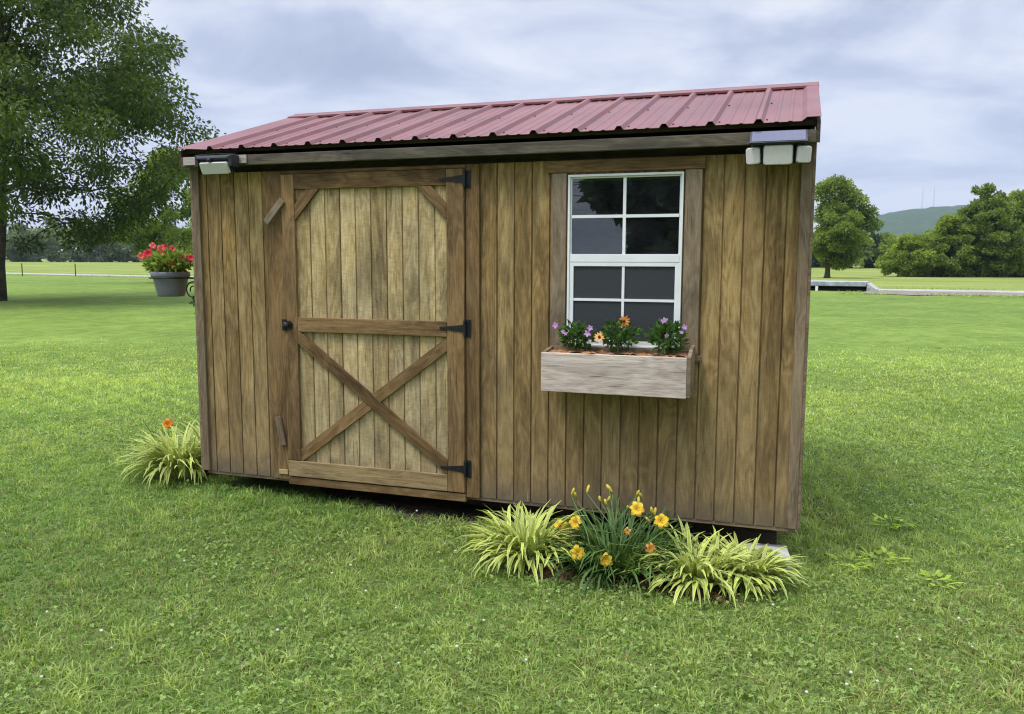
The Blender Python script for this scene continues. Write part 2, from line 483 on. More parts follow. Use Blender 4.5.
def patch(name, cx, cy, rx, ry, mat, lift=.006, dome=.0, seed=1, seg=40, rings=7, rot=0.):
    r = random.Random(seed); V = []; F = []
    wob = [1 + .16 * math.sin(3 * a + seed) + .1 * math.sin(5 * a + 2 * seed) for a in [2 * PI * k / seg for k in range(seg)]]
    wob = [w + r.uniform(-.06, .06) for w in wob]
    V.append((cx, cy, G(cx, cy) + lift + dome))
    for i in range(1, rings + 1):
        q = i / rings
        for k in range(seg):
            a = 2 * PI * k / seg
            u, v_ = rx * q * wob[k] * math.cos(a), ry * q * wob[k] * math.sin(a)
            x = cx + u * math.cos(rot) - v_ * math.sin(rot); y = cy + u * math.sin(rot) + v_ * math.cos(rot)
            V.append((x, y, G(x, y) + (lift + dome * (1 - q * q) + r.uniform(0, .012) if i < rings else -.01)))
    for k in range(seg):
        k2 = (k + 1) % seg; F.append((0, 1 + k, 1 + k2))
        for i in range(rings - 1):
            a = 1 + i * seg; F.append((a + k, a + seg + k, a + seg + k2, a + k2))
    me = bpy.data.meshes.new(name); me.from_pydata(V, [], F)
    me.polygons.foreach_set('use_smooth', [True] * len(F))
    return tag(link_mesh(name, me, mat), kind='structure')


patch('mulch_bed', 2.84, -.36, .66, .26, M['mulch'], .012, .03, 3)
patch('bare_earth', 1.55, .12, .55, .20, M['bare_soil'], .008, .0, 5)
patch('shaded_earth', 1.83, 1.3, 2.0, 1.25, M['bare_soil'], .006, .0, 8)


def strip(name, pts, w0, w1, mat, lift, jit=0, seed=0):
    """road-like sheet along a polyline; w0 / w1 offsets to the near and far side"""
    r = random.Random(seed); V = []; F = []
    P = []
    for (a, b) in zip(pts[:-1], pts[1:]):
        n = max(2, int(math.dist(a, b) / 2.0))
        P += [(a[0] + (b[0] - a[0]) * k / n, a[1] + (b[1] - a[1]) * k / n) for k in range(n)]
    P.append(pts[-1]); NW = 5
    for i, p in enumerate(P):
        q0, q1 = P[max(i - 1, 0)], P[min(i + 1, len(P) - 1)]
        d = Vector((q1[0] - q0[0], q1[1] - q0[1])).normalized(); nn = Vector((-d.y, d.x))
        e0 = w0 + r.uniform(-jit, jit); e1 = w1 + r.uniform(-jit, jit) * .3
        for k in range(NW):
            e = e0 + (e1 - e0) * k / (NW - 1)
            x, y = p[0] + nn.x * e, p[1] + nn.y * e
            edge = -.08 if k in (0, NW - 1) else 0
            V.append((x, y, G(x, y) + lift + edge))
    for i in range(len(P) - 1):
        for k in range(NW - 1):
            a = i * NW + k; F.append((a, a + NW, a + NW + 1, a + 1))
    me = bpy.data.meshes.new(name); me.from_pydata(V, [], F)
    me.update()
    if len(me.polygons) and me.polygons[0].normal.z < 0: me.flip_normals()
    return tag(link_mesh(name, me, mat), kind='structure')


ROADP = [(-140, 74), (-90, 65.5), (-56, 57.0), (-30, 51.8), (-10, 47.2), (3.5, 44.6), (9.7, 43.6), (22, 42.0), (60, 39)]
strip('road', ROADP, -1.0, 1.1, M['road'], .10)
strip('gravel_verge', [(7.6, 40.9), (9.6, 40.0), (14, 39.0), (18, 38.6), (22.5, 39.2)], -2.2, 2.2, M['gravel'], .11, 1.0, 4)
strip('gravel_verge', [(-60, 55.6), (-30, 49.7), (-10, 45.2), (2, 42.9)], -.5, .6, M['gravel'], .07, .3, 6)

# hills
def build_hill():
    V = []; F = []; n, m = 160, 26
    for i in range(n):
        x = -900 + 2600 * i / (n - 1)
        for j in range(m):
            y = 1700 + 1500 * j / (m - 1)
            s = math.sin(PI * min(1, max(0, (j / (m - 1)))))
            top = 60 + 92 * (1 / (1 + math.exp(-(x - 170) / 60))) - 60 * (1 / (1 + math.exp(-(x + 250) / 90))) * (x < 0) - 60 * (x < 0) * 0
            base = float(np.interp(x, [-200, -60, 40, 100, 163, 212, 262, 337, 412, 513, 700, 1000, 1700], [0, 8, 45, 82, 112, 130, 141, 147, 153, 157, 165, 150, 120])) + 1.2 * math.sin(x / 23.) + .8 * math.sin(x / 9. + 1)
            z = -6 + base * s ** .8 + random.uniform(-2.5, 2.5) * (s > .05)
            V.append((x + .06 * 0, y, z))
    for i in range(n - 1):
        for j in range(m - 1):
            a = i * m + j; F.append((a, a + m, a + m + 1, a + 1))
    me = bpy.data.meshes.new('hill'); me.from_pydata(V, [], F)
    me.polygons.foreach_set('use_smooth', [True] * len(F))
    tag(link_mesh('hill', me, M['hill']), kind='structure')


build_hill()

# ----------------------------------------------------------------------------
# SHED
# ----------------------------------------------------------------------------
W, D = 3.66, 2.44
WALL_TOP = 1.898  # siding stops short, leaving a slot that makes the dark band under the eave
shed = thing('garden_shed', 'brown stained wooden garden shed with red metal roof standing on the lawn', 'shed')


def siding_poly(x0, x1, off, pitch, y_front=0., depth=.008, gw=.0085, back=.016):
    """plan outline of grooved sheet siding"""
    top = []
    k = math.ceil((x0 - off + .006) / pitch)
    xs = []
    while off + k * pitch < x1 - .006:
        xs.append(off + k * pitch); k += 1
    top.append((x0, y_front))
    for g in xs:
        top += [(g - gw / 2, y_front), (g - gw / 2 + .0012, y_front + depth), (g + gw / 2 - .0012, y_front + depth), (g + gw / 2, y_front)]
    top.append((x1, y_front))
    return top + [(x1, y_front + back), (x0, y_front + back)]


b = MB()
for (x0, x1, z0, z1) in [(0, .66, 0, WALL_TOP), (.66, 1.825, 1.868, WALL_TOP), (1.825, 2.438, 0, WALL_TOP), (2.438, 3.03, 0, .915), (2.438, 3.03, 1.812, WALL_TOP), (3.03, W, 0, WALL_TOP)]:
    b.prism(siding_poly(x0, x1, *SID), z0, z1)
b.build('front_wall', M['siding'], shed)

RIDGE_Y, EAVE_Y, EAVE_Z, RIDGE_Z = 1.22, -.094, 2.031, 2.4393
SLOPE = (RIDGE_Z - EAVE_Z) / (RIDGE_Y - EAVE_Y)
roofz = lambda y: RIDGE_Z - SLOPE * abs(y - RIDGE_Y)
def gable_siding(right):
    """grooved gable wall, built flat (local x along the wall, local -y outward) and turned into place"""
    m = MB(); y0, y1 = .018, D - .018
    ks = [SID[0] + SID[1] * k for k in range(-1, 40)]
    cuts = sorted([y0] + [q for q in ks if y0 + .01 < q < y1 - .01] + [RIDGE_Y, y1])
    loc = lambda q: q if right else D - q
    for a, c in zip(cuts[:-1], cuts[1:]):
        a2 = a + (.0043 if a not in (y0, RIDGE_Y) else 0); c2 = c - (.0043 if c not in (y1, RIDGE_Y) else 0)
        pl = [(a2, .0), (c2, .0), (c2, roofz(c2) - .05), (a2, roofz(a2) - .05)]
        if not right: pl = [(D - y, z) for y, z in pl][::-1]
        m.prism(pl, .0, .0105, 'y')
    pl = [(y0, .0), (y1, .0), (y1, roofz(y1) - .05), (RIDGE_Y, RIDGE_Z - .05), (y0, roofz(y0) - .05)]
    m.prism(pl, .0085, .016, 'y')
    o = m.build('side_wall', M['siding'], shed)
    bm = bmesh.new(); bm.from_mesh(o.data); bmesh.ops.recalc_face_normals(bm, faces=bm.faces); bm.to_mesh(o.data); bm.free()
    o.location = (W - .002, 0, 0) if right else (.002, D, 0)
    o.rotation_euler = (0, 0, PI / 2 if right else -PI / 2)


gable_siding(True); gable_siding(False)
p = MB(); p.box(.02, W - .02, .070, .108, 1.85, 1.975); p.build('eave_shade_plate', M['dark_wood'], shed)  # dark board added behind the slot to deepen the shade below the eave
p = MB(); p.box(.0, W, D - .016, D, 0, 2.020); p.build('back_wall', M['trim'], shed)
p = MB(); p.box(.02, W - .02, .017, D - .017, .0, .02); p.build('floor_panel', M['dark_wood'], shed)
p = MB(); p.box(.012, W - .012, .005, .043, -.020, -.001); p.build('floor_frame', M['trim_grey'], shed)
p = MB(); p.box(.012, W - .012, .05, D - .02, -.016, -.003); p.build('subfloor', M['dark_wood'], shed)
for y in (.40, 1.22, 2.05):
    p = MB(); p.box(.1, W - .1, y - .05, y + .05, -.30, -.017); p.build('skid', M['dark_wood'], shed, .004)


def plank(name, p0, p1, width, y0, y1, mat, parent=shed, clip=None, bevel=.0025):
    """board lying in the plane of the wall from p0 to p1 (x,z centre line), grain along its length"""
    p0 = Vector(p0); p1 = Vector(p1); d = (p1 - p0); L = d.length; d.normalize(); nrm = Vector((-d.y, d.x))
    poly = [p0 - nrm * width / 2, p1 - nrm * width / 2, p1 + nrm * width / 2, p0 + nrm * width / 2]
    if clip:
        x0, x1, z0, z1 = clip
        for (ax, s, val) in ((0, 1, x0), (0, -1, x1), (1, 1, z0), (1, -1, z1)):
            out = []
            for i in range(len(poly)):
                a, c = poly[i], poly[(i + 1) % len(poly)]
                ia, ic = s * (a[ax] - val) >= 0, s * (c[ax] - val) >= 0
                if ia: out.append(a)
                if ia != ic:
                    q = (val - a[ax]) / (c[ax] - a[ax]); out.append(a + (c - a) * q)
            poly = out
    mid = (p0 + p1) / 2
    loc = [((q - mid).dot(d), (q - mid).dot(nrm)) for q in poly]
    m = MB(); m.prism(loc, y0, y1, 'y')
    o = m.build(name, mat, parent, bevel)
    me = o.data
    bm = bmesh.new(); bm.from_mesh(me); bmesh.ops.recalc_face_normals(bm, faces=bm.faces); bm.to_mesh(me); bm.free()
    o.location = (mid.x, 0, mid.y)
    o.rotation_euler = (0, -math.atan2(d.y, d.x), 0)
    return o


def vplank(name, x0, x1, z0, z1, y0, y1, mat, parent=shed, bevel=.0025):
    return plank(name, ((x0 + x1) / 2, z0), ((x0 + x1) / 2, z1), x1 - x0, y0, y1, mat, parent, None, bevel)


def hplank(name, x0, x1, z0, z1, y0, y1, mat, parent=shed, bevel=.0025):
    return plank(name, (x0, (z0 + z1) / 2), (x1, (z0 + z1) / 2), z1 - z0, y0, y1, mat, parent, None, bevel)


# corner boards
vplank('corner_board', -.004, .044, .004, 1.94, -.019, -.0005, M['trim_grey'])
vplank('corner_board', 3.606, 3.657, .004, 1.94, -.019, -.0005, M['trim_grey'])
for xa, xb in ((-.020, -.0035), (3.6575, 3.672)):
    p = MB(); p.box(xa, xb, -.0185, .075, .004, 1.99); p.build('corner_board', M['trim_grey'], shed, .002)

# door surround
vplank('door_trim', .531, .646, -.002, 1.896, -.018, -.0005, M['trim'])
vplank('door_trim', 1.840, 1.921, -.002, 1.896, -.018, -.0005, M['trim'])
hplank('door_trim', .648, 1.838, 1.876, 1.896, -.014, -.0005, M['trim'])
hplank('threshold', .648, 1.838, -.028, .018, -.028, .012, M['trim'])
lb = plank('latch_block', (.548, 1.588), (.668, 1.722), .042, -.052, -.0335, M['trim_worn'])
lb = plank('latch_block', (.583, .395), (.618, .215), .040, -.036, -.0185, M['trim_grey'])
hplank('latch_block', .575, .640, .030, .060, -.026, -.0185, M['trim_pale'])

# door
door = bpy.data.objects.new('door', None); COL.objects.link(door); door.parent = shed
b = MB(); b.prism(siding_poly(.655, 1.833, .8376, .1016, -.013, .007, .009, .014), .026, 1.866)
b.build('door_panel', M['door_panel'], door)
DY0, DY1 = -.033, -.0135
vplank('stile', .652, .741, .128, 1.872, DY0, DY1, M['trim'], door)
vplank('stile', 1.729, 1.834, .026, 1.872, DY0, DY1, M['trim'], door)
hplank('rail', .743, 1.727, 1.783, 1.872, DY0, DY1, M['trim'], door)
hplank('rail', .743, 1.727, .931, 1.019, DY0, DY1, M['trim'], door)
hplank('rail', .652, 1.727, .026, .125, DY0, DY1, M['trim_pale'], door)
LO = (.743, 1.727, .127, .929); UP = (.743, 1.727, 1.021, 1.781)
plank('brace', (.66, .962), (1.81, .105), .066, DY0, DY1, M['trim'], door, LO)
plank('brace', (.66, .098), (1.81, .950), .066, DY0 + .004, DY1, M['trim'], door, LO)
plank('brace', (.70, 1.60), (.95, 1.87), .062, DY0, DY1, M['trim'], door, UP)
plank('brace', (1.76, 1.60), (1.51, 1.87), .062, DY0, DY1, M['trim'], door, UP)

for z, x1 in ((1.815, 1.835), (.982, 1.835), (.168, 1.835)):     # T hinges
    m = MB()
    y = -.0375
    m.prism([(x1 + .006, z - .050), (x1 + .036, z - .050), (x1 + .036, z + .050), (x1 + .006, z + .050)], -.023, -.0185, 'y')
    m.prism([(x1 + .000, z - .022), (x1 + .000, z + .022), (x1 - .110, z + .009), (x1 - .150, z + .006), (x1 - .150, z - .006), (x1 - .110, z - .009)], -.0375, -.0335, 'y')
    m.tube([(x1 + .004, -.036, z - .045), (x1 + .004, -.036, z + .045)], .0085, 8)
    m.box(x1 + .004, x1 + .012, -.038, -.0186, z - .044, z + .044)
    for (dx, dz) in ((.022, .036), (.022, -.036)): m.ball((x1 + dx, -.024, z + dz), .005, 6, 4)
    for dx in (-.03, -.075, -.125): m.ball((x1 + dx, -.038, z), .0045, 6, 4)
    h = m.build('hinge', M['black_metal'], door)
    bm = bmesh.new(); bm.from_mesh(h.data); bmesh.ops.recalc_face_normals(bm, faces=bm.faces); bm.to_mesh(h.data); bm.free()
# knob and latch plate
m = MB()
m.tube([(.686, -.0335, .970), (.686, -.040, .970)], .026, 16)
m.tube([(.686, -.040, .970), (.686, -.062, .970)], [.010, .010], 12)
m.ball((.686, -.074, .970), .023, 14, 8, (1, .75, 1))
m.box(.640, .668, -.0415, -.0336, .935, 1.005)
m.build('knob', M['black_metal'], door, smooth=False)
m = MB(); m.tube([(.660, -.0418, .968), (.660, -.0500, .968)], .009, 10); m.build('lock_cylinder', M['chrome'], door)

# ---------------- window ----------------
WX0, WX1, WZ0, WZ1 = 2.429, 3.040, .905, 1.820
hplank('window_trim', 2.312, 3.146, 1.832, 1.897, -.019, -.0005, M['trim'])
vplank('window_trim', 2.337, 2.420, .880, 1.829, -.020, -.0005, M['trim_grey'])
vplank('window_trim', 3.049, 3.133, .880, 1.829, -.020, -.0005, M['trim_grey'])
hplank('window_trim', 2.305, 3.150, .846, .877, -.034, -.0005, M['trim_grey'])
win = bpy.data.objects.new('window', None); COL.objects.link(win); win.parent = shed


def ring(m, x0, x1, z0, z1, w, y0, y1):
    m.box(x0, x0 + w, y0, y1, z0, z1); m.box(x1 - w, x1, y0, y1, z0, z1)
    m.box(x0 + w, x1 - w, y0, y1, z1 - w, z1); m.box(x0 + w, x1 - w, y0, y1, z0, z0 + w)


m = MB(); ring(m, WX0, WX1, WZ0, WZ1, .012, -.018, .045); m.build('window_frame', M['vinyl'], win, .002)
X0, X1 = WX0 + .0123, WX1 - .0123
ZM = 1.381
m = MB(); ring(m, X0, X1, ZM - .020, WZ1 - .0125, .008, -.004, .022); m.box(X0 + .0005, X1 - .0005, -.014, -.0045, ZM - .022, ZM + .020)
m.build('sash', M['vinyl'], win, .0015)
m = MB(); ring(m, X0, X1, WZ0 + .0125, ZM - .0225, .022, -.0125, .010)
m.build('sash', M['vinyl'], win, .0015)
xm = (WX0 + WX1) / 2
m = MB()
m.box(xm - .008, xm + .008, -.0085, -.0008, ZM + .0205, WZ1 - .0215); m.box(X0 + .0085, xm - .0082, -.0085, -.0008, 1.592, 1.608); m.box(xm + .0082, X1 - .0085, -.0085, -.0008, 1.592, 1.608)
m.build('muntin', M['vinyl'], win)
m = MB()
m.box(xm - .007, xm + .007, -.0105, -.0055, WZ0 + .035, ZM - .045); m.box(X0 + .0225, xm - .0072, -.0105, -.0055, 1.151, 1.165); m.box(xm + .0072, X1 - .0225, -.0105, -.0055, 1.151, 1.165)
m.build('muntin', M['vinyl'], win)
m = MB(); m.box(X0 + .0085, X1 - .0085, .0000, .0030, ZM + .0205, WZ1 - .0215); m.build('pane', M['glass'], win)
m = MB(); m.box(X0 + .005, X1 - .005, .0060, .0085, WZ0 + .03, ZM - .03); m.build('pane', M['glass'], win)
m = MB(); m.box(X0 + .0225, X1 - .0225, -.0052, -.0044, WZ0 + .035, ZM - .045); m.build('insect_screen', M['screen'], win)

# ---------------- roof ----------------
roof = bpy.data.objects.new('roof', None); COL.objects.link(roof); roof.parent = shed
RX0, RX1 = -.043, 3.686


def rib_profile():
    P = [(RX0, .014), (RX0 + .006, .014)]
    ribs = [3.400 - .2286 * k for k in range(15)]
    for c in sorted(ribs):
        P += [(c - .024, .0), (c - .010, .019), (c + .010, .019), (c + .024, .0)]
        for mx in (.083, .146):
            if c + mx + .012 < 3.60: P += [(c + mx - .012, .0), (c + mx - .006, .0035), (c + mx + .006, .0035), (c + mx + .012, .0)]
    P += [(3.598, .0), (3.622, .019), (RX1, .019)]
    return P


nv = Vector((0, -SLOPE, 1)).normalized()
for side in (1, -1):
    m = MB(); P = rib_profile(); n = len(P)
    NS = 9
    for s in range(NS):
        q = s / (NS - 1)
        yb = EAVE_Y + (RIDGE_Y - EAVE_Y) * q; zb = EAVE_Z + (RIDGE_Z - EAVE_Z) * q
        for lay in (0, -.0012):
            for (x, h) in P:
                y = yb - 0 + nv.y * (h + lay); z = zb + nv.z * (h + lay)
                if side < 0: y = 2 * RIDGE_Y - y
                m.v.append((x, y, z))
    for s in range(NS - 1):
        a = s * 2 * n; c = a + 2 * n
        for i in range(n - 1):
            f1 = (a + i, a + i + 1, c + i + 1, c + i); f2 = (a + n + i, c + n + i, c + n + i + 1, a + n + i + 1)
            m.f += [f1, f2] if side > 0 else [f1[::-1], f2[::-1]]; m.mi += [0, 0]
    for (s, fl) in ((0, 1), (NS - 1, 0)):
        a = s * 2 * n
        for i in range(n - 1):
            f = (a + i, a + n + i, a + n + i + 1, a + i + 1)
            m.f.append(f if fl else f[::-1]); m.mi.append(0)
    # fixing screws along the ribs
    for c in [3.400 - .2286 * k for k in range(15)]:
        for q in (.06, .5, .93):
            y = EAVE_Y + (RIDGE_Y - EAVE_Y) * q; z = EAVE_Z + (RIDGE_Z - EAVE_Z) * q
            y += nv.y * .003; z += nv.z * .003
            m.ball((c + .036, y if side > 0 else 2 * RIDGE_Y - y, z), .006, 6, 4, (1, 1, .7))
    m.build('roof_sheet', M['roof_metal'], roof)
# ridge cap on top of the ribs, and rake flashings
m = MB(); wv = .105
yl, zl = RIDGE_Y - wv, RIDGE_Z - SLOPE * wv
up = .0215
prof = [(yl, zl + up - .012), (yl, zl + up), (RIDGE_Y - .012, RIDGE_Z + up - .001), (RIDGE_Y, RIDGE_Z + up + .006), (RIDGE_Y + .012, RIDGE_Z + up - .001), (2 * RIDGE_Y - yl, zl + up), (2 * RIDGE_Y - yl, zl + up - .012)]
inner = [(y + (.002 if y < RIDGE_Y else -.002 if y > RIDGE_Y else 0), z - .002) for y, z in prof]
m.prism(prof + inner[::-1], RX0 - .004, RX1 + .004, 'x')
rc = m.build('ridge_cap', M['roof_metal'], roof)
bm = bmesh.new(); bm.from_mesh(rc.data); bmesh.ops.recalc_face_normals(bm, faces=bm.faces); bm.to_mesh(rc.data); bm.free()
# rake boards and fascia, purlins under the sheet
for xa, xb in ((RX0 + .006, RX0 + .023), (RX1 - .019, RX1 - .002)):
    m = MB()
    for s in (1, -1):
        y0, y1 = -.086, RIDGE_Y
        pl = [(y0, roofz(y0) - .105), (y1, roofz(y1) - .105), (y1, roofz(y1) - .004), (y0, roofz(y0) - .004)]
        if s < 0: pl = [(2 * RIDGE_Y - y, z) for y, z in pl][::-1]
        m.prism(pl, xa, xb, 'x')
    m.build('rake_board', M['dark_wood'], roof)
hplank('fascia', RX0 + .0235, RX1 - .0195, 1.930, 1.990, -.089, -.064, M['fascia'], roof, .003)
o = hplank('fascia_patch', .005, .462, 1.940, 1.989, -.101, -.0895, M['fascia_pale'], roof, .002)
o['label'] = 'short bleached board on the left end of the fascia'
m = MB(); m.box(RX0 + .024, RX1 - .021, -.0635, .069, 1.966, 1.984); m.build('soffit', M['dark_wood'], roof)
m = MB()
for s in (1, -1):
    pl = [(-.040, roofz(-.040) - .030), (RIDGE_Y, RIDGE_Z - .030), (RIDGE_Y, RIDGE_Z - .0025), (-.040, roofz(-.040) - .0025)]
    if s < 0: pl = [(2 * RIDGE_Y - y, z) for y, z in pl][::-1]
    m.prism(pl, RX0 + .024, RX1 - .021, 'x')
dk = m.build('roof_deck', M['dark_wood'], roof)

# ----------------------------------------------------------------------------
# solar lights under the eave
# ----------------------------------------------------------------------------
def rounded(m, cx, cz, w, h, y0, y1, r=.012, taper=1.0):
    P = []
    for (sx, sz, a0) in ((1, -1, -90), (1, 1, 0), (-1, 1, 90), (-1, -1, 180)):
        for k in range(4):
            a = math.radians(a0 + 30 * k)
            P.append((cx + sx * (w / 2 - r) + r * math.cos(a), cz + sz * (h / 2 - r) + r * math.sin(a)))
    Q = [(cx + (x - cx) * taper, cz + (z - cz) * taper) for x, z in P]
    n = len(P)
    vs = [(x, y0, z) for x, z in Q] + [(x, y1, z) for x, z in P]
    fs = [tuple(range(n)), tuple(range(2 * n - 1, n - 1, -1))] + [(i, i + n, (i + 1) % n + n, (i + 1) % n) for i in range(n)]
    m.add(vs, fs)


def orient(o, loc, rx=0, rz=0, ry=0):
    o.location = loc; o.rotation_euler = (rx, ry, rz)
    return o


def lamp_head(parent, name, loc, w, h, rx, rz):
    """one frosted lamp head, facing -y before it is turned"""
    m = MB(); rounded(m, 0, 0, w, h, -.006, .030, .012)
    hd = orient(m.build(name, M['black_plastic'], parent), loc, rx, rz)
    m = MB(); rounded(m, 0, 0, w - .006, h - .006, -.020, -.0062, .012, .93)
    m.build('lens', M['lens'], hd, .003)
    return hd


# right: three heads facing the lawn, cells on top
sl = thing('solar_light', 'solar floodlight with three pale lamp heads under the right end of the eave', 'light', (3.497, -.112, 1.90))
m = MB(); m.box(-.125, .125, -.010, .021, -.045, .085); m.build('housing', M['black_plastic'], sl, .004)
m = MB(); m.box(-.150, .150, -.006, .006, -.060, -.004)
m.build('arm', M['black_plastic'], sl, .002)
m = MB(); m.box(-.132, .132, -.075, .030, -.006, .006)
pn = orient(m.build('solar_panel', M['black_plastic'], sl, .002), (0, -.022, .066), math.radians(38))
m = MB(); m.box(-.122, .122, -.068, .023, .0065, .0080); m.build('solar_cells', M['solar'], pn)
m = MB(); m.box(-.122, .122, -.068, .023, -.0080, -.0065); m.build('underside', M['reflector'], pn)
lamp_head(sl, 'lamp_head', (.000, -.042, -.030), .142, .100, math.radians(10), 0)
lamp_head(sl, 'lamp_head', (-.110, -.026, -.030), .078, .086, math.radians(8), math.radians(-24))
lamp_head(sl, 'lamp_head', (.112, -.026, -.030), .078, .086, math.radians(8), math.radians(24))

# left: turned down, wedge shaped
sl2 = thing('solar_light', 'dark solar light with its lamp tilted downward under the left end of the eave', 'light', (.290, -.1030, 1.965))
m = MB(); m.prism([(-.005, -.040), (-.005, .030), (-.075, .020), (-.088, .008), (-.088, -.004), (-.012, -.062)], -.118, .118, 'x')
hs = m.build('housing', M['black_plastic'], sl2, .003)
bm = bmesh.new(); bm.from_mesh(hs.data); bmesh.ops.recalc_face_normals(bm, faces=bm.faces); bm.to_mesh(hs.data); bm.free()
m = MB(); m.box(-.108, .108, -.038, .038, -.0015, .0015)
orient(m.build('solar_cells', M['solar'], sl2), (0, -.042, .0295), math.radians(8))
m = MB(); m.box(-.106, .106, -.0905, -.0885, -.001, .0065); m.build('solar_strip', M['solar'], sl2)
lamp_head(sl2, 'lamp_head', (.0, -.056, -.052), .212, .080, math.radians(24), 0)
m = MB(); m.ball((-.02, -.092, -.012), .013, 10, 6); m.build('motion_sensor', M['black_plastic'], sl2)
for s in (-1, 1):
    m = MB(); m.box(s * .119 - .012, s * .119 + .012, -.082, -.004, -.050, .020); m.build('side_lamp', M['black_plastic'], sl2, .004)

# ----------------------------------------------------------------------------
# plants: geometry generators (numpy)
# ----------------------------------------------------------------------------
def straps(n, c, rb, L, w, e0, droop, r, az=None, asym=None, steps=7, fold=.25, base_tint=.5):
    """n arching strap leaves around c -> V, F, tint(x: colour, y: value, z: margin)"""
    az = r.uniform(0, 2 * PI, n) if az is None else az
    Ls = r.uniform(*L, n); ws = r.uniform(*w, n); el = np.radians(r.uniform(*e0, n)); dr = np.radians(r.uniform(*droop, n))
    if asym is not None:
        Ls = Ls * (1 + asym[2] * (np.cos(az - asym[0])))
    rr = rb * np.sqrt(r.random(n)); ba = az + r.normal(0, .5, n)
    P = np.column_stack([c[0] + rr * np.cos(ba), c[1] + rr * np.sin(ba), np.full(n, c[2])])
    sw = r.normal(0, .35, n)
    side = np.column_stack([-np.sin(az), np.cos(az), np.zeros(n)])
    V = []; T = []
    tx = np.clip(base_tint + r.normal(0, .25, n), 0, 1); ty = r.random(n)
    for s in range(steps):
        t = s / (steps - 1)
        wd = ws * (0.75 + .6 * t - .2 * t * t) * (1 - t ** 3.2) * .5 + .0004
        e = el - dr * t ** 1.25
        a2 = az + sw * t
        hd = np.column_stack([np.cos(a2), np.sin(a2), np.zeros(n)])
        sd = np.column_stack([-np.sin(a2), np.cos(a2), np.zeros(n)])
        nr = -hd * np.sin(e)[:, None] + np.array([0, 0, 1.]) * np.cos(e)[:, None]
        for k in (-1, 0, 1):
            V.append(P + sd * (wd * k)[:, None] + nr * (wd * fold * abs(k))[:, None])
            T.append(np.column_stack([tx, np.clip(ty + .15 * t, 0, 1), np.full(n, abs(k))]))
        P = P + (hd * np.cos(e)[:, None] + np.array([0, 0, 1.]) * np.sin(e)[:, None]) * (Ls / (steps - 1))[:, None]
    V = np.stack(V, 1); T = np.stack(T, 1)           # n, steps*3, 3
    m = steps * 3
    f = []
    for s in range(steps - 1):
        for k in (0, 1):
            a = s * 3 + k; f.append((a, a + 1, a + 4, a + 3))
    f = np.array(f)
    F = (np.arange(n) * m)[:, None, None] + f[None]
    return V.reshape(-1, 3), F.reshape(-1, 4), T.reshape(-1, 3)


def join(parts):
    V = []; F = []; T = []; n = 0
    for v, f, t_ in parts:
        V.append(v); F.append(f + n); T.append(t_); n += len(v)
    return np.concatenate(V), np.concatenate(F), np.concatenate(T)


def blooms(n_pet, R, width, cup, recurve, r, layers=1, steps=5, rot=None):
    """petals of one flower facing +z at the origin"""
    V = []; F = []; T = []
    for li in range(layers):
        for k in range(n_pet):
            a = 2 * PI * (k + .5 * li) / n_pet + r.normal(0, .06)
            RR = R * (1 - .12 * li) * r.uniform(.9, 1.08); base = len(V)
            tx, ty = r.random(), r.random()
            for s in range(steps):
                t = s / (steps - 1)
                rad = RR * (.06 + .94 * t)
                z = cup * RR * (math.sin(min(1, t * 1.25) * PI / 2)) - recurve * RR * max(0, t - .5) ** 2 * 4 + .004 * li
                wd = width * RR * (.25 + 1.5 * t * (1.12 - t)) * (1 if t < 1 else .35) * .5
                for q in (-1, 0, 1):
                    u, v_ = rad, wd * q
                    V.append((u * math.cos(a) - v_ * math.sin(a), u * math.sin(a) + v_ * math.cos(a), z + .12 * wd * abs(q)))
                    T.append((tx * .6 + .4 * (1 - t), ty, abs(q)))
            for s in range(steps - 1):
                for q in (0, 1):
                    i = base + s * 3 + q; F.append((i, i + 1, i + 4, i + 3))
    return np.array(V), np.array(F), np.array(T)


def facing(V, c, d, roll=0.):
    q = Vector(d).normalized().to_track_quat('Z', 'Y').to_matrix() @ Matrix.Rotation(roll, 3, 'Z')
    return V @ np.array(q).T + np.array(c)


def leaves(P, axis, L, w, r, tint=None, fold=.2):
    """diamond leaves at P along axis: V,F,T"""
    n = len(P)
    axis = axis / (np.linalg.norm(axis, axis=1, keepdims=True) + 1e-9)
    rnd = r.normal(size=(n, 3)); rnd[:, 2] *= .6
    sd = np.cross(axis, rnd); sd /= (np.linalg.norm(sd, axis=1, keepdims=True) + 1e-9)
    nr = np.cross(sd, axis)
    Ls = (L * r.uniform(.7, 1.3, n))[:, None]; ws = (w * r.uniform(.7, 1.3, n))[:, None]
    a = P; b_ = P + axis * Ls * .45 + sd * ws * .5 + nr * ws * fold; c = P + axis * Ls; d = P + axis * Ls * .45 - sd * ws * .5 + nr * ws * fold
    V = np.stack([a, b_, c, d], 1).reshape(-1, 3)
    F = np.arange(4 * n).reshape(n, 4)
    if tint is None: tint = np.column_stack([r.random(n), r.random(n), r.random(n)])
    return V, F, np.repeat(tint, 4, 0)


# ---- variegated grass-like clumps ----
def liriope(loc, label, n, L, seed, e0=(35, 88), droop=(70, 150), rb=.07, asym=None):
    r = np.random.default_rng(seed)
    root = thing('variegated_liriope', label, 'plant', loc, 0, 'striped grassy clumps around the shed')
    v1 = straps(n, (0, 0, 0), rb, L, (.015, .025), e0, droop, r, asym=asym, base_tint=.55)
    np_mesh('foliage', *v1[:2], M['variegated'], root, v1[2], True)
    return root


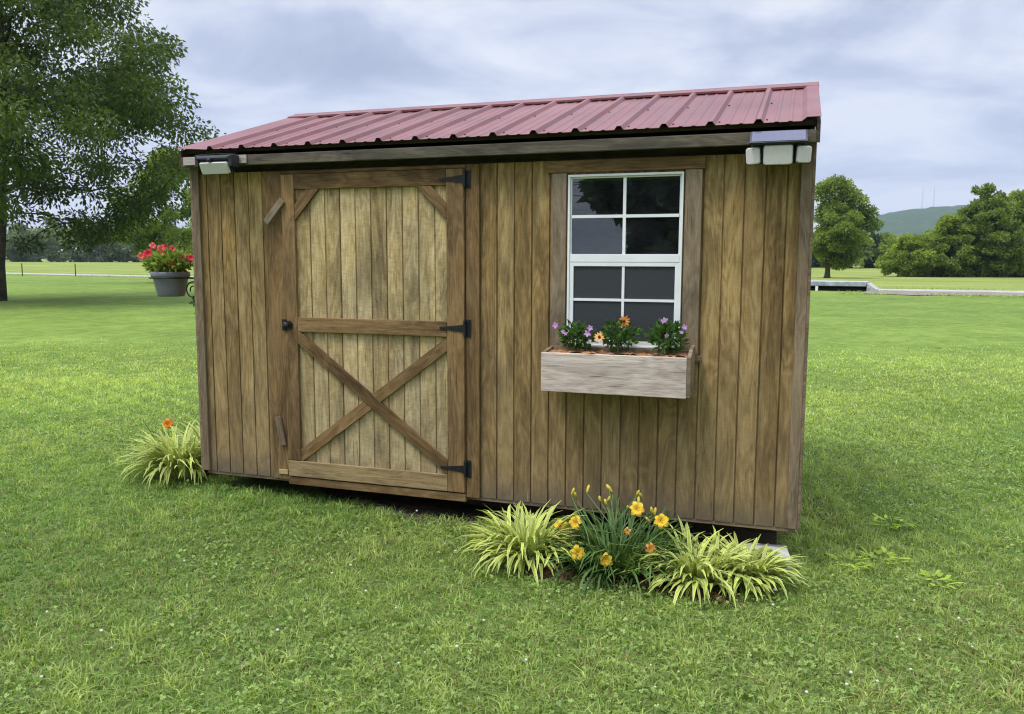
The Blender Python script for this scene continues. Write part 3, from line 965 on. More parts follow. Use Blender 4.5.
liriope((2.335, -.40, G(2.3, -.4)), 'yellow striped grassy clump below the siding, beside the right edge of the shed door', 330, (.20, .38), 21, (40, 90), (60, 145), .12)
liriope((3.19, -.38, G(3.2, -.36)), 'striped grassy clump between the yellow daylilies and the clump at the shed corner', 300, (.20, .35), 22, (40, 88), (60, 150), .12)
liriope((3.425, -.27, G(3.42, -.27)), 'striped grassy clump partly hiding the stone block at the right shed corner', 250, (.18, .30), 23, (40, 88), (60, 145), .10)
liriope((-.36, .18, G(-.36, .18)), 'striped grassy clump at the left corner of the shed under the hanging pot', 400, (.26, .46), 24, (48, 90), (60, 140), .13)
liriope((-.36, .50, G(-.36, .5)), 'greyish striped grassy clump behind another, along the left side of the shed', 120, (.32, .46), 25, (38, 86), (60, 130), .09)


def lily(root_loc, label, n, L, flowers, buds, seed, petal='yellow_petal', R=.036):
    r = np.random.default_rng(seed)
    root = thing('daylily', label, 'plant', root_loc)
    c = np.array(root_loc)
    v1 = straps(n, (0, 0, 0), .19, L, (.009, .015), (35, 84), (30, 150), r, base_tint=.45)
    np_mesh('foliage', *v1[:2], M['lily_leaf'], root, v1[2], True)
    for i, (p, face, open_, mt) in enumerate(flowers):
        p = np.array(p, float) - c
        f = np.array(face, float) / np.linalg.norm(face)
        fv, ff, ft = blooms(6, R * open_, .95, .50, .40, r)
        fv = facing(fv, p - f * R * .3, f, r.uniform(0, 2))
        fo = np_mesh('flower', fv, ff, M[mt], root, ft, True)
        q = p - f * .05
        s = MB(); bx, by = r.normal(0, .05, 2)
        s.tube([(bx, by, .0), (bx * .7 + q[0] * .35, by * .7 + q[1] * .35, q[2] * .55 + .06), (q[0] * .97, q[1] * .97, q[2] * .96), tuple(q), tuple(p - f * R * .3)], [.0035, .0032, .0028, .003, .006], 6)
        s.build('flower_stem', M['stem'], fo, smooth=True)
        s = MB()
        for k in range(5):
            a = 2 * PI * k / 5; u = np.array(Vector(f).orthogonal()); w_ = np.cross(f, u)
            d = (u * math.cos(a) + w_ * math.sin(a)) * .008
            s.tube([tuple(p - f * .004), tuple(p + f * .016 + d)], .0012, 4)
        s.build('stamen', M['yellow_petal'], fo)
    for p in buds:
        p = np.array(p, float) - c
        d = np.array([r.normal(0, .5), r.normal(0, .4) - .1, 1.]); d /= np.linalg.norm(d)
        s = MB(); Lb = r.uniform(.032, .05)
        s.tube([tuple(p - d * Lb * .5), tuple(p - d * Lb * .2), tuple(p + d * Lb * .25), tuple(p + d * Lb * .5)], [.003, .0075, .008, .002], 7)
        bo = s.build('bud', M['bud'], root, smooth=True)
        s = MB(); bx, by = r.normal(0, .05, 2); q = p - d * Lb * .5
        s.tube([(bx, by, 0), (bx + (q[0] - bx) * .4, by + (q[1] - by) * .4, q[2] * .6), tuple(q)], [.0032, .0028, .0022], 5)
        s.build('bud_stem', M['stem'], bo, smooth=True)
    return root


def fc(dx=0, dz=.25): return (CAM[0] - 2.8 + dx, -4.1, 1.4 + dz * 4)


lily((2.80, -.34, G(2.8, -.34)), 'yellow daylily in full bloom between the striped clumps in front of the shed', 480, (.20, .42), [
    ((2.578, -.36, .030), fc(-.5), 1.05, 'yellow_petal'), ((2.492, -.32, -.016), fc(-1), 1.1, 'yellow_petal'),
    ((2.888, -.32, .121), fc(.6), 1.1, 'yellow_petal'), ((3.010, -.32, .071), fc(.3), 1.12, 'yellow_petal'),
    ((2.659, -.62, -.034), fc(-.2, .1), 1.1, 'yellow_petal'), ((2.797, -.62, -.052), fc(-.4, .0), .98, 'yellow_petal'),
    ((2.990, -.50, -.012), fc(3, -.3), .8, 'peach_petal'), ((2.854, -.40, .025), fc(-3, -.4), .6, 'peach_petal')],
    [(2.536, -.25, .157), (2.617, -.25, .181), (2.723, -.25, .201), (2.735, -.25, .190), (2.729, -.25, .138), (2.716, -.27, .125), (2.879, -.25, .184), (2.895, -.25, .170), (2.885, -.26, .150), (2.968, -.25, .093), (2.934, -.25, .047), (2.681, -.25, .133), (2.55, -.25, .14), (2.955, -.27, .105), (2.83, -.25, .10)], 31)
lily((-.55, .46, G(-.55, .46)), 'daylily with one orange bloom at the left side of the shed', 90, (.28, .42), [((-.584, .333, .205), (3.5, -4, 2.5), 1.1, 'orange_petal')], [], 32, 'orange_petal')

# broad-leaved weeds in the lawn on the right
def weed(x, y, s, seed, label):
    r = np.random.default_rng(seed)
    root = thing('weed', label, 'weed', (x, y, G(x, y)), 0, 'bright weeds in the lawn right of the shed')
    v1 = straps(30, (0, 0, .030), .10 * s, (.035 * s, .07 * s), (.014 * s, .026 * s), (-5, 28), (0, 40), r, steps=5, base_tint=.6)
    np_mesh('foliage', *v1[:2], M['weed'], root, v1[2], True)


weed(4.20, .96, 1.0, 41, 'bright green weed farthest back in the lawn beside the shed')
weed(3.93, .18, .9, 42, 'bright green weed nearest the right corner of the shed')
weed(4.10, .30, .95, 43, 'lone bright green weed between two others near the shed corner')
weed(4.32, .07, .9, 44, 'bright green weed farthest right in the lawn beside the shed')

# foundation block
m = MB(); m.box(-.12, .12, -.10, .10, 0, .135)
blk = m.build('stone_block', M['concrete'], None, .010)
blk.location = (3.505, -.02, G(3.50, -.02) - .035); blk.rotation_euler = (0, 0, .12)
tag(blk, 'pale grey stone block on the ground at the right front corner of the shed', 'block')

# ----------------------------------------------------------------------------
# window box and its three plants
# ----------------------------------------------------------------------------
BX0, BX1 = 2.346, 3.104
pb = thing('window_box', 'weathered pale wooden flower box under the shed window', 'planter')
m = MB(); m.box(-(BX1 - BX0) / 2, (BX1 - BX0) / 2, -.0095, .0095, -.103, .103)
o = m.build('front_board', M['planter'], pb, .003); o.location = ((BX0 + BX1) / 2, -.2095, .783)
for xa, xb in ((BX0 - .0005, BX0 + .018), (BX1 + .0005, BX1 + .0195)):
    pass
for xa in (BX0 + .0005, BX1 + .0008):
    m = MB()
    if xa > 3:
        m.prism([(-.2188, .684), (-.036, .684), (-.036, .934), (-.12, .930), (-.2188, .888)], 0, .019, 'x')
    else:
        m.prism([(-.1995, .684), (-.036, .684), (-.036, .905), (-.1995, .888)], 0, .019, 'x')
    o = m.build('side_board', M['trim_grey'], pb, .002); o.location = (xa, 0, 0)
m = MB(); m.box(BX0 + .020, BX1 - .001, -.1995, -.036, .688, .705); m.build('bottom_board', M['trim_grey'], pb)
m = MB(); m.box(BX0 + .020, BX1 - .001, -.0545, -.0365, .706, .905); m.build('back_board', M['trim_grey'], pb)


def soil_sheet(name, x0, x1, y0, y1, z, amp, mat, parent, seed, nx=60, ny=14):
    r = np.random.default_rng(seed)
    X, Y = np.meshgrid(np.linspace(x0, x1, nx), np.linspace(y0, y1, ny), indexing='ij')
    Z = z + amp * (np.sin(X * 23) * .4 + np.sin(X * 61 + Y * 40) * .3) + r.uniform(-amp, amp, X.shape) * .7
    V = np.column_stack([X.ravel(), Y.ravel(), Z.ravel()])
    F = [(i * ny + j, (i + 1) * ny + j, (i + 1) * ny + j + 1, i * ny + j + 1) for i in range(nx - 1) for j in range(ny - 1)]
    return np_mesh(name, V, F, mat, parent, None, True)


soil_sheet('coir_mulch', BX0 + .021, BX1 - .002, -.1990, -.0555, .886, .009, M['coir'], pb, 5)


def pot_plant(name, label, loc, rad, h, n, seed, flowers, mat='leaf_plant', lsize=.034, group=None, eye=True):
    r = np.random.default_rng(seed)
    root = thing(name, label, 'plant', loc, 0, group)
    c = np.array(loc)
    d = r.normal(size=(n, 3)); d /= np.linalg.norm(d, axis=1, keepdims=True)
    q = r.random(n) ** .4
    P = np.column_stack([d[:, 0] * rad * q, d[:, 1] * rad * .8 * q, h * .55 + d[:, 2] * h * .45 * q])
    lob = 1 + .25 * np.sin(np.arctan2(P[:, 1], P[:, 0]) * 3 + seed)
    P[:, 0] *= lob
    keep = P[:, 2] > .004
    P = P[keep]; d = d[keep]
    v = leaves(P, d * .8 + np.array([0, 0, .35]) + r.normal(0, .45, P.shape), lsize, lsize * .55, r)
    np_mesh('foliage', *v[:2], M[mat], root, v[2])
    s = MB()
    for k in range(9):
        a = r.uniform(0, 2 * PI); e = r.uniform(.3, .8) * rad
        s.tube([(0, 0, -.01), (e * .4 * math.cos(a), e * .4 * math.sin(a), h * .4), (e * math.cos(a), e * math.sin(a), h * .8)], [.003, .0025, .0015], 5)
    s.build('stems', M['stem'], root)
    for (p, R, mt, kind) in flowers:
        p = np.array(p, float) - c; face = np.array([CAM[0] - loc[0] + r.normal(0, .8), CAM[1] - loc[1], 1.6 + r.normal(0, .5)])
        if kind == 'daisy': fv = blooms(11, R, .42, .05, .0, r, 1, 4)
        elif kind == 'petunia': fv = blooms(5, R, 1.15, .38, .25, r, 1, 5)
        else: fv = blooms(5, R, .85, .15, .1, r, 1, 4)
        f = face / np.linalg.norm(face)
        fo = np_mesh('flower', facing(fv[0], p, f, r.uniform(0, 2)), fv[1], M[mt], root, fv[2], True)
        s = MB(); q0 = np.array([p[0] * .3, p[1] * .3, p[2] * .35 if p[2] > 0 else .02])
        s.tube([tuple(q0), tuple((q0 + p) / 2 + np.array([0, 0, .01])), tuple(p - f * .004)], .0018, 5)
        s.build('flower_stem', M['stem'], fo)
        if kind == 'daisy':
            s = MB(); s.ball(tuple(p + f * .004), R * .26, 8, 5); s.build('eye', M['eye'], fo)
    return root


gp = 'small flowering plants in the window box'
pot_plant('flowering_plant', 'small leafy plant with mauve blooms at the left end of the window box', (2.505, -.115, .884), .085, .150, 330, 51,
          [((2.407, -.16, 1.024), .019, 'purple_petal', 'x'), ((2.592, -.15, 1.016), .018, 'purple_petal', 'x'), ((2.578, -.15, .986), .020, 'purple_petal', 'x'), ((2.452, -.17, .995), .013, 'purple_petal', 'x'), ((2.47, -.19, .985), .012, 'purple_petal', 'x')], group=gp)
pot_plant('flowering_plant', 'plant with two orange daisy blooms in the middle of the window box', (2.735, -.115, .890), .088, .168, 330, 52,
          [((2.646, -.165, .971), .031, 'peach_petal', 'daisy'), ((2.771, -.15, 1.057), .031, 'orange_petal', 'daisy')], group=gp)
pot_plant('flowering_plant', 'rounded bushy plant with mauve blooms at the right end of the window box', (2.985, -.115, .886), .090, .172, 380, 53,
          [((2.975, -.14, 1.062), .021, 'purple_petal', 'x'), ((3.077, -.14, 1.032), .018, 'purple_petal', 'x'), ((2.998, -.20, .992), .011, 'purple_petal', 'x'), ((3.065, -.15, 1.008), .012, 'purple_petal', 'x')], group=gp)

# ----------------------------------------------------------------------------
# hanging pot with red petunias on a wall bracket
# ----------------------------------------------------------------------------
PC = (-.476, .300)
m = MB()
m.lathe([(.0, 1.113), (.082, 1.113), (.087, 1.117), (.092, 1.130), (.113, 1.235), (.114, 1.238), (.114, 1.245), (.124, 1.247), (.127, 1.252), (.128, 1.276), (.125, 1.281), (.119, 1.281), (.116, 1.262), (.0, 1.262)], (PC[0], PC[1], 0), 36)
pot = thing('flower_pot', 'round dark grey plastic pot hanging beside the left end of the shed', 'flower pot', (PC[0], PC[1], 1.113))
o = m.build('bowl', M['pot'], None, smooth=True); o.parent = pot; o.location = (-PC[0], -PC[1], -1.113)
e = o.modifiers.new('es', 'EDGE_SPLIT'); e.split_angle = math.radians(50)
m = MB(); m.lathe([(.0, .162), (.115, .156)], (0, 0, 0), 24); m.build('soil', M['soil'], pot)
br = thing('wall_bracket', 'black iron scroll bracket holding the grey flower pot at the shed side', 'bracket', (-.021, .300, 1.2))
m = MB(); m.box(-.006, .0, -.014, .014, -.20, .075); m.build('back_plate', M['black_metal'], br)
m = MB(); m.tube([(-.003, 0, .040), (-.318, 0, .040)], .006, 8)
m.tube([(-.455 + .137 * math.cos(a), .137 * math.sin(a), .040) for a in [2 * PI * k / 40 for k in range(41)]], .005, 6, False)
m.build('arm', M['black_metal'], br, smooth=True)
pts = []
for k in range(60):
    q = k / 59; a = -PI * .5 + q * 3.6 * PI; rr = .075 * (1 - .72 * q)
    pts.append((-.272 + rr * math.cos(a), 0, -.045 + rr * math.sin(a)))
m = MB(); m.tube([(-.006, 0, -.18), (-.06, 0, -.165), (-.14, 0, -.135)] + pts, .0045, 6); m.build('scroll', M['black_metal'], br, smooth=True)
R_ = lambda x, y, z, R, mt: ((x, y, z), R * .70, mt, 'petunia')
pot_plant('petunia', 'trailing petunia with red and pink blooms growing in the hanging grey pot', (PC[0], PC[1], 1.262), .165, .150, 900, 61, [
    R_(-.560, .240, 1.455, .036, 'pink_petal'), R_(-.640, .215, 1.388, .038, 'pink_petal'), R_(-.568, .200, 1.402, .046, 'red_petal'), R_(-.500, .25, 1.438, .042, 'pink_petal'),
    R_(-.440, .29, 1.432, .038, 'pink_petal'), R_(-.392, .22, 1.340, .044, 'red_petal'), R_(-.365, .30, 1.378, .036, 'pink_petal'), R_(-.322, .33, 1.375, .038, 'red_petal'), R_(-.465, .22, 1.41, .030, 'pink_petal'), R_(-.53, .32, 1.45, .03, 'red_petal')],
    mat='leaf_pale', lsize=.045)

# ----------------------------------------------------------------------------
# TREES
# ----------------------------------------------------------------------------
def crown_clumps(r, H, R, z0, n, lean=(0, 0), shape=1.0, rmin=.09, rmax=.17, hollow=.35, lump=.18):
    """clump centres in an uneven egg; z0 = foot of the crown"""
    out = []; k1, k2 = r.uniform(0, 6, 2)
    while len(out) < n:
        q = r.random(); a = r.uniform(0, 2 * PI)
        prof = math.sin(PI * (q ** .75) * .93 + .12) ** .7
        prof *= 1 + lump * math.sin(3 * a + k1 + 4 * q) + lump * .6 * math.sin(5 * a + k2 - 7 * q)
        s = max(r.random() ** .5, hollow)
        rr = R * prof * s
        z = z0 + (H - z0) * (.04 + .92 * q)
        cr = R * r.uniform(rmin, rmax) * (1.15 - .35 * s)
        out.append((rr * math.cos(a) + lean[0] * q, rr * math.sin(a) + lean[1] * q, z, cr))
    return out


def tree(name, label, base, H, clumps, trunk_r, fork, nleaf, leaf, mat, seed, group=None, droop=.25, cat='tree', sink=.1, limbs=True, trunk_lean=(0, 0), outer=.45, block=6):
    r = np.random.default_rng(seed)
    root = thing(name, label, cat, (base[0], base[1], G(*base)), 0, group)
    C = np.array(clumps)
    # skeleton: trunk nodes, then every clump joins the nearest node
    nodes = [np.array([0, 0, -sink])]; par = [-1]
    for k in range(1, 9):
        q = k / 8; nodes.append(np.array([trunk_lean[0] * q + r.normal(0, .012 * H * q * .5), trunk_lean[1] * q + r.normal(0, .012 * H * q * .5), fork * q])); par.append(k - 1)
    if limbs:
        order = np.argsort(np.linalg.norm(C[:, :3] - nodes[-1], axis=1))
        for i in order:
            c = C[i, :3]; N = np.array(nodes)
            cost = np.linalg.norm(N - c, axis=1) + np.maximum(0, N[:, 2] - c[2] + .02 * H) * .8
            cost[:block] += 100
            j = int(np.argmin(cost)); p = N[j]; prev = j; d = c - p; L = np.linalg.norm(d)
            ns = 3 if L > .08 * H else 2
            for s in range(1, ns + 1):
                q = s / ns
                nodes.append(p + d * q + np.array([0, 0, .10 * L * math.sin(PI * q)]) + r.normal(0, .03 * L, 3) * (s < ns)); par.append(prev); prev = len(nodes) - 1
    n = len(nodes); cnt = np.zeros(n); kids = [[] for _ in range(n)]
    for i in range(1, n): kids[par[i]].append(i)
    for i in range(n - 1, 0, -1):
        if not kids[i]: cnt[i] = 1
        cnt[par[i]] += cnt[i]
    tot = max(cnt[0], 1)
    rad = trunk_r * (np.maximum(cnt, 1) / tot) ** .46
    rad = np.maximum(rad, trunk_r * .035)
    for k in range(0, 9): rad[k] = trunk_r * (1.0 - (.28 if block == 6 else .62) * k / 8) if limbs else trunk_r * (1 - .5 * k / 8)
    rad[0] *= 1.5; rad[1] *= 1.1
    m = MB(); m.tube([tuple(nodes[k]) for k in range(9)], [float(rad[k]) for k in range(9)], 10)
    tk = m.build('trunk', M['bark'], root, smooth=True)
    if limbs:
        m = MB()
        done = set()
        for i in range(9, n):
            if i in done: continue
            if par[i] >= 9 and kids[par[i]][0] == i: continue
            chain = [par[i], i]; done.add(i)
            while kids[chain[-1]]:
                nx = kids[chain[-1]][0]; chain.append(nx); done.add(nx)
            rs = [float(min(rad[chain[1]] * 1.15, rad[chain[0]]))] + [float(rad[k]) for k in chain[1:]]
            m.tube([tuple(nodes[k]) for k in chain], rs, 6, False)
        m.build('branches', M['bark'], root, smooth=True)
    # leaves
    wgt = C[:, 3] ** 2; wgt /= wgt.sum()
    idx = r.choice(len(C), nleaf, p=wgt)
    d = r.normal(size=(nleaf, 3)); d /= np.linalg.norm(d, axis=1, keepdims=True)
    q = r.random(nleaf) ** outer
    cr = C[idx, 3]
    sq = np.array([1.25, 1.25, .8])
    P = C[idx, :3] + d * (cr * q)[:, None] * sq
    ax = d * .9 + np.array([0, 0, -droop]) + r.normal(0, .55, (nleaf, 3))
    cl_t = r.random(len(C)); 
    tint = np.column_stack([np.clip(cl_t[idx] * .6 + r.random(nleaf) * .4, 0, 1), np.clip(.5 + (cl_t[idx] - .5) * .4 + r.normal(0, .22, nleaf), 0, 1), r.random(nleaf)])
    v = leaves(P, ax, leaf[0], leaf[1], r, tint)
    np_mesh('crown', *v[:2], M[mat], root, v[2])
    return root


r0 = np.random.default_rng(100)
# big tree at the left edge
cl = []
zs_, rs_ = [3.4, 4.2, 5.5, 6.6, 8.0, 10.0, 12.0, 13.5, 15.0], [4.4, 5.5, 6.7, 7.8, 7.2, 6.4, 5.3, 3.7, 1.2]
while len(cl) < 290:
    z = r0.uniform(3.4, 15.0); a = r0.uniform(0, 2 * PI)
    Rz = np.interp(z, zs_, rs_) * (1 + .10 * math.sin(3 * a + z) + .06 * math.sin(7 * a - 2 * z)); q = r0.random() ** .5
    if r0.random() > Rz / 7.0 or (z < 6.4 and r0.random() < .58): continue
    cl.append((Rz * q * math.cos(a), Rz * q * math.sin(a), z - .8 * q * q, r0.uniform(.55, 1.0)))
for (u, z, cr) in [(2.2, 2.9, .75), (3.6, 2.6, .7), (1.2, 3.2, .8), (5.0, 3.3, .75), (6.3, 3.9, .7), (4.3, 3.9, .8), (7.4, 5.0, .7), (6.9, 4.4, .6), (5.7, 4.9, .8), (2.9, 2.2, .5), (1.0, 2.1, .5), (-2, 3, .8), (-4, 2.8, .8), (7.7, 6.0, .6), (8.1, 5.3, .5)]:
    w_ = r0.uniform(-1.5, 1.5)
    cl.append((u * RT[0] + w_ * FW[0], u * RT[1] + w_ * FW[1], z, cr))
tree('shade_tree', 'tall leafy shade tree with dark trunk at the left edge of the lawn', (-24.40, 18.8), 15, cl, .165, 10.5, 108000, (.18, .082), 'leaf_big', 101, droop=.6, outer=.50, block=3, trunk_lean=(.9, .3))
# smaller one behind it
cl = crown_clumps(r0, 8.6, 3.0, 1.3, 60, rmin=.16, rmax=.26)
tree('broadleaf_tree', 'rounded green tree behind the hanging flower pot, beyond the shade tree', (-35.4, 40.0), 8.4, cl, .17, 1.6, 15000, (.26, .13), 'leaf_mid', 102, droop=.3)
# right of the shed
cl = crown_clumps(r0, 7.6, 3.0, 1.1, 55, (0, 0), rmin=.17, rmax=.28)
cl = [(x + .9 * RT[0], y + .9 * RT[1], z, c) for x, y, z, c in cl]
for (u, z, cr) in [(2.2, 5.3, .75), (1.6, 5.9, .6), (.35, 7.7, .55), (1.1, 7.3, .6), (-.2, 8.6, .75), (.5, 8.9, .7), (-.9, 8.3, .6), (1.3, 8.5, .7), (1.9, 7.8, .7), (-1.0, 7.6, .5), (2.6, 7.2, .7), (3.4, 6.2, .8), (3.9, 5.0, .8)]:
    cl.append((u * RT[0], u * RT[1], z, cr))
tree('broadleaf_tree', 'single round-topped green tree with dark trunk just right of the shed', (6.52, 79.6), 9, cl, .26, 2.2, 26000, (.28, .15), 'leaf_mid', 103, droop=.3)

# thicket on the right, beyond the road
gt = 'trees of the thicket on the right beyond the road'
TH = [(15.2, 91.5, 3.9, 2.7, 'low spreading bushy tree at the left end of the thicket'), (18.9, 92.5, 6.0, 2.9, 'medium bushy tree second from the left end of the thicket'),
      (22.4, 93.0, 8.6, 3.4, 'tallest bushy tree with ragged spiky top in the thicket'), (26.4, 95.0, 8.2, 3.5, 'broad bright green tree of the thicket at the right edge of the view'),
      (30.5, 97.5, 9.0, 3.6, 'tree of the thicket beyond the right edge of the view'), (24.0, 99.0, 7.9, 3.0, 'tree standing behind the tallest trees of the thicket')]
for i, (x, y, h, R, lb_) in enumerate(TH):
    cl = crown_clumps(r0, h, R, -.1, 130, rmin=.11, rmax=.21, lump=.30)
    for k in range(6):
        a = r0.uniform(0, 2 * PI); q = r0.uniform(.0, .5) * R
        cl.append((q * math.cos(a), q * math.sin(a), h * r0.uniform(.96, 1.06), R * .12))
    tree('thicket_tree', lb_, (x, y), h, cl, .2, h * .3, 27000, (.32, .17), 'leaf_bright' if i in (1, 3, 0) else 'leaf_mid', 110 + i, gt, .3)

# farther trees, right
gf = 'distant trees between the single tree and the thicket'
DT = [(13.2, 160, 6.0, 3.6), (17.0, 168, 5.6, 3.8), (20.5, 165, 4.8, 3.0), (24.0, 172, 5.6, 3.6), (28.5, 170, 6.6, 4.0), (9.0, 172, 8.0, 4.2), (33.5, 178, 8.0, 4.4), (4.5, 166, 7.2, 4.0), (21.5, 186, 6.6, 3.2)]
for i, (x, y, h, R) in enumerate(DT):
    cl = crown_clumps(r0, h, R, .3, 30, rmin=.24, rmax=.36, lump=.2)
    tree('distant_tree', 'dark green tree in the distant row between the single tree and the thicket', (x, y), h, cl, .22, h * .35, 4200, (.6, .34), 'leaf_dark' if i % 2 else 'leaf_mid', 130 + i, gf, .2)

# tree line behind the hay field, left
gl_ = 'distant trees in the line beyond the hay field on the left'
k = 0
for row in (0, 1):
    for u in np.arange(-19, 118, 5.8 if row == 0 else 8.3):
        p = np.array([-205.1, 169.2]) + (np.array([-152.6, 187.0]) - np.array([-205.1, 169.2])) / 55.46 * u
        dirv = (p - CAM[:2]); p = CAM[:2] + dirv * (1 + row * .06 + r0.uniform(-.015, .015))
        h = r0.uniform(7.5, 10.5) + row * 2.0
        if 12 < u < 24 and row == 1: h += 3.2
        if 28 < u < 36: h -= 1.6
        cl = crown_clumps(r0, h, r0.uniform(3.6, 5.0), .2, 22, rmin=.26, rmax=.38, lump=.2)
        tree('distant_tree', 'hazy grey-green tree in the far line beyond the hay field', (p[0], p[1]), h, cl, .25, h * .35, 2300, (.8, .5), 'leaf_far', 200 + k, gl_, .2, limbs=False)
        k += 1

# shrub half hidden by the shed
cl = crown_clumps(r0, .75, .45, .02, 16, rmin=.3, rmax=.42)
tree('shrub', 'small dark shrub half hidden behind the left edge of the shed', (-11.0, 13.9), .75, cl, .02, .25, 1500, (.09, .05), 'leaf_dark', 300, cat='shrub')

# tree behind the camera that the window reflects, and a power line
cl = crown_clumps(r0, 9.5, 4.6, -1.5, 110, rmin=.18, rmax=.28)
cl = [c for c in cl if c[2] > 1.2]
tree('oak_tree', 'dark leafy tree seen only as a reflection in the upper window panes', (3.0, -20.5), 9.5, cl, .25, 2.2, 46000, (.42, .28), 'leaf_dark', 301)
cl = crown_clumps(r0, 5.0, 3.6, .2, 45, rmin=.2, rmax=.3)
tree('oak_tree', 'low bushy tree seen only as a reflection behind the window muntins', (6.8, -22.5), 5.0, cl, .2, 1.4, 14000, (.42, .28), 'leaf_dark', 302)
pw = thing('power_line', 'sagging overhead wires reflected at the top of the window', 'power line', (0, -40, 0))
for x in (-26, 22):
    m = MB(); m.tube([(x, 0, -.6), (x, 0, 7.0)], [.14, .10], 10); m.box(x - .05, x + .05, -.8, .8, 6.4, 6.52); m.build('pole', M['bark'], pw)
for yy, zz in ((-.6, 6.55), (.6, 6.55), (0, 5.9)):
    m = MB(); m.tube([(-26 + 48 * q / 24, yy, zz - 1.1 * (1 - (2 * q / 24 - 1) ** 2)) for q in range(25)], .022, 5); m.build('wire', M['black_plastic'], pw)

# ----------------------------------------------------------------------------
# far things: culvert bridge, fence posts, masts
# ----------------------------------------------------------------------------
bz = G(6, 43.6)
br_ = thing('culvert_bridge', 'low pale concrete culvert bridge by the road right of the shed', 'bridge', (6.0, 43.0, bz), math.radians(-9))
m = MB(); m.box(-2.2, 1.25, -.6, 1.6, .26, .50); m.build('deck', M['steel'], br_, .02)
m = MB(); m.prism([(1.26, -.05), (1.75, -.05), (1.75, .10), (1.60, .20), (1.26, .44)], -.55, 1.5, 'y'); m.build('wing_wall', M['concrete'], br_, .02)
m = MB(); m.box(-2.2, -1.95, -.5, 1.5, -.1, .255); m.build('abutment', M['concrete'], br_)
m = MB(); m.box(-1.95, 1.25, 1.1, 1.3, -.1, .255); m.build('back_wall', M['dark_wood'], br_)  # dark panel closing the opening, the shade inside put into its colour
m = MB(); m.box(-1.25, -1.12, -.58, -.44, -.1, .259); m.build('post', M['vinyl'], br_)
for (u, lab) in (((-63.0, 53.2), 'thin dark fence post at the road left of the shade tree trunk'), ((-57.2, 53.6), 'thin dark fence post at the road right of the shade tree trunk')):
    m = MB(); m.tube([(0, 0, -.2), (0, 0, 1.15)], [.045, .04], 7)
    for zz in (.5, 1.0): m.tube([(-.08, 0, zz), (.08, 0, zz)], .02, 5)
    o = m.build('fence_post', M['bark']); o.location = (u[0], u[1], G(*u)); tag(o, lab, 'fence post', 'fence posts by the road')
for (x, y) in ((315, 2440), (343, 2447)):
    m = MB()
    for (sx, sy) in ((-1, -1), (1, -1), (1, 1), (-1, 1)): m.tube([(sx * 1.4, sy * 1.4, -8), (sx * .3, sy * .3, 60)], [.16, .10], 4)
    for q in range(12):
        z = -5 + 5.3 * q; s = 1.4 - 1.1 * (z + 8) / 68
        m.box(-s - .1, s + .1, -s - .1, s + .1, z, z + .08)
    o = m.build('radio_mast', M['steel']); o.location = (x, y, 138)
    tag(o, 'faint thin lattice mast on the ridge of the distant hill', 'mast', 'radio masts on the hill')

# ----------------------------------------------------------------------------
# LAWN
# ----------------------------------------------------------------------------
def fbm(x, y, s, seed):
    q = np.random.default_rng(seed); z = np.zeros_like(x); amp = 1
    for k in range(5):
        for j in range(3):
            a = q.uniform(0, 2 * PI); f = s * 2 ** k * q.uniform(.7, 1.3)
            z += amp * np.sin(f * (x * np.cos(a) + y * np.sin(a)) + q.uniform(0, 6.28)) / 3
        amp *= .6
    return z


def scatter(d0, d1, dens, r, margin=1.22):
    """random lawn points between two distances in front of the viewer, never under the shed or in a bed"""
    half = 0.62 * margin
    ymax = half * d1 + 2.2
    n = int(dens * (d1 - d0) * 2 * ymax)
    dd = r.uniform(d0, d1, n); ss = r.uniform(-ymax, ymax, n)
    k = np.abs(ss) < half * dd + 1.9
    dd, ss = dd[k], ss[k]
    x = CAM[0] + FW[0] * dd + RT[0] * ss; y = CAM[1] + FW[1] * dd + RT[1] * ss
    k = ~((x > .05) & (x < W - .05) & (y > .10) & (y < D + .3))
    k &= ~((((x - 2.84) / .60) ** 2 + ((y + .36) / .23) ** 2) < r.uniform(.4, 1.1, len(x)))
    k &= ~((((x - 1.55) / .5) ** 2 + ((y - .12) / .17) ** 2) < r.uniform(.4, 1.0, len(x)))
    # nothing behind the shed as seen from here needs blades
    return x[k], y[k]


def blades(x, y, h, w, r, lean=.55, tint=None):
    n = len(x); az = r.uniform(0, 2 * PI, n); hh = h * r.uniform(.5, 1.35, n); ww = w * r.uniform(.7, 1.3, n)
    ln = np.abs(r.normal(0, lean, n)) + .1
    B = np.column_stack([x, y, gz(x, y) - .004])
    hd = np.column_stack([np.cos(az), np.sin(az), np.zeros(n)]); sa = az + r.uniform(-1, 1, n)
    sd = np.column_stack([-np.sin(sa), np.cos(sa), np.zeros(n)]) * ww[:, None] * .5
    up = np.array([0, 0, 1.])
    mid = B + up * (hh * .6)[:, None] + hd * (hh * ln * .3)[:, None]
    tip = B + up * (hh * (1 - .25 * np.minimum(ln, 1.6)))[:, None] + hd * (hh * ln)[:, None]
    V = np.stack([B - sd, B + sd, mid + sd * .8, mid - sd * .8, tip + sd * .15, tip - sd * .15], 1).reshape(-1, 3)
    o = np.arange(n) * 6
    F = np.stack([np.column_stack([o, o + 1, o + 2, o + 3]), np.column_stack([o + 3, o + 2, o + 4, o + 5])], 1).reshape(-1, 4)
    return V, F, np.repeat(tint, 6, 0)


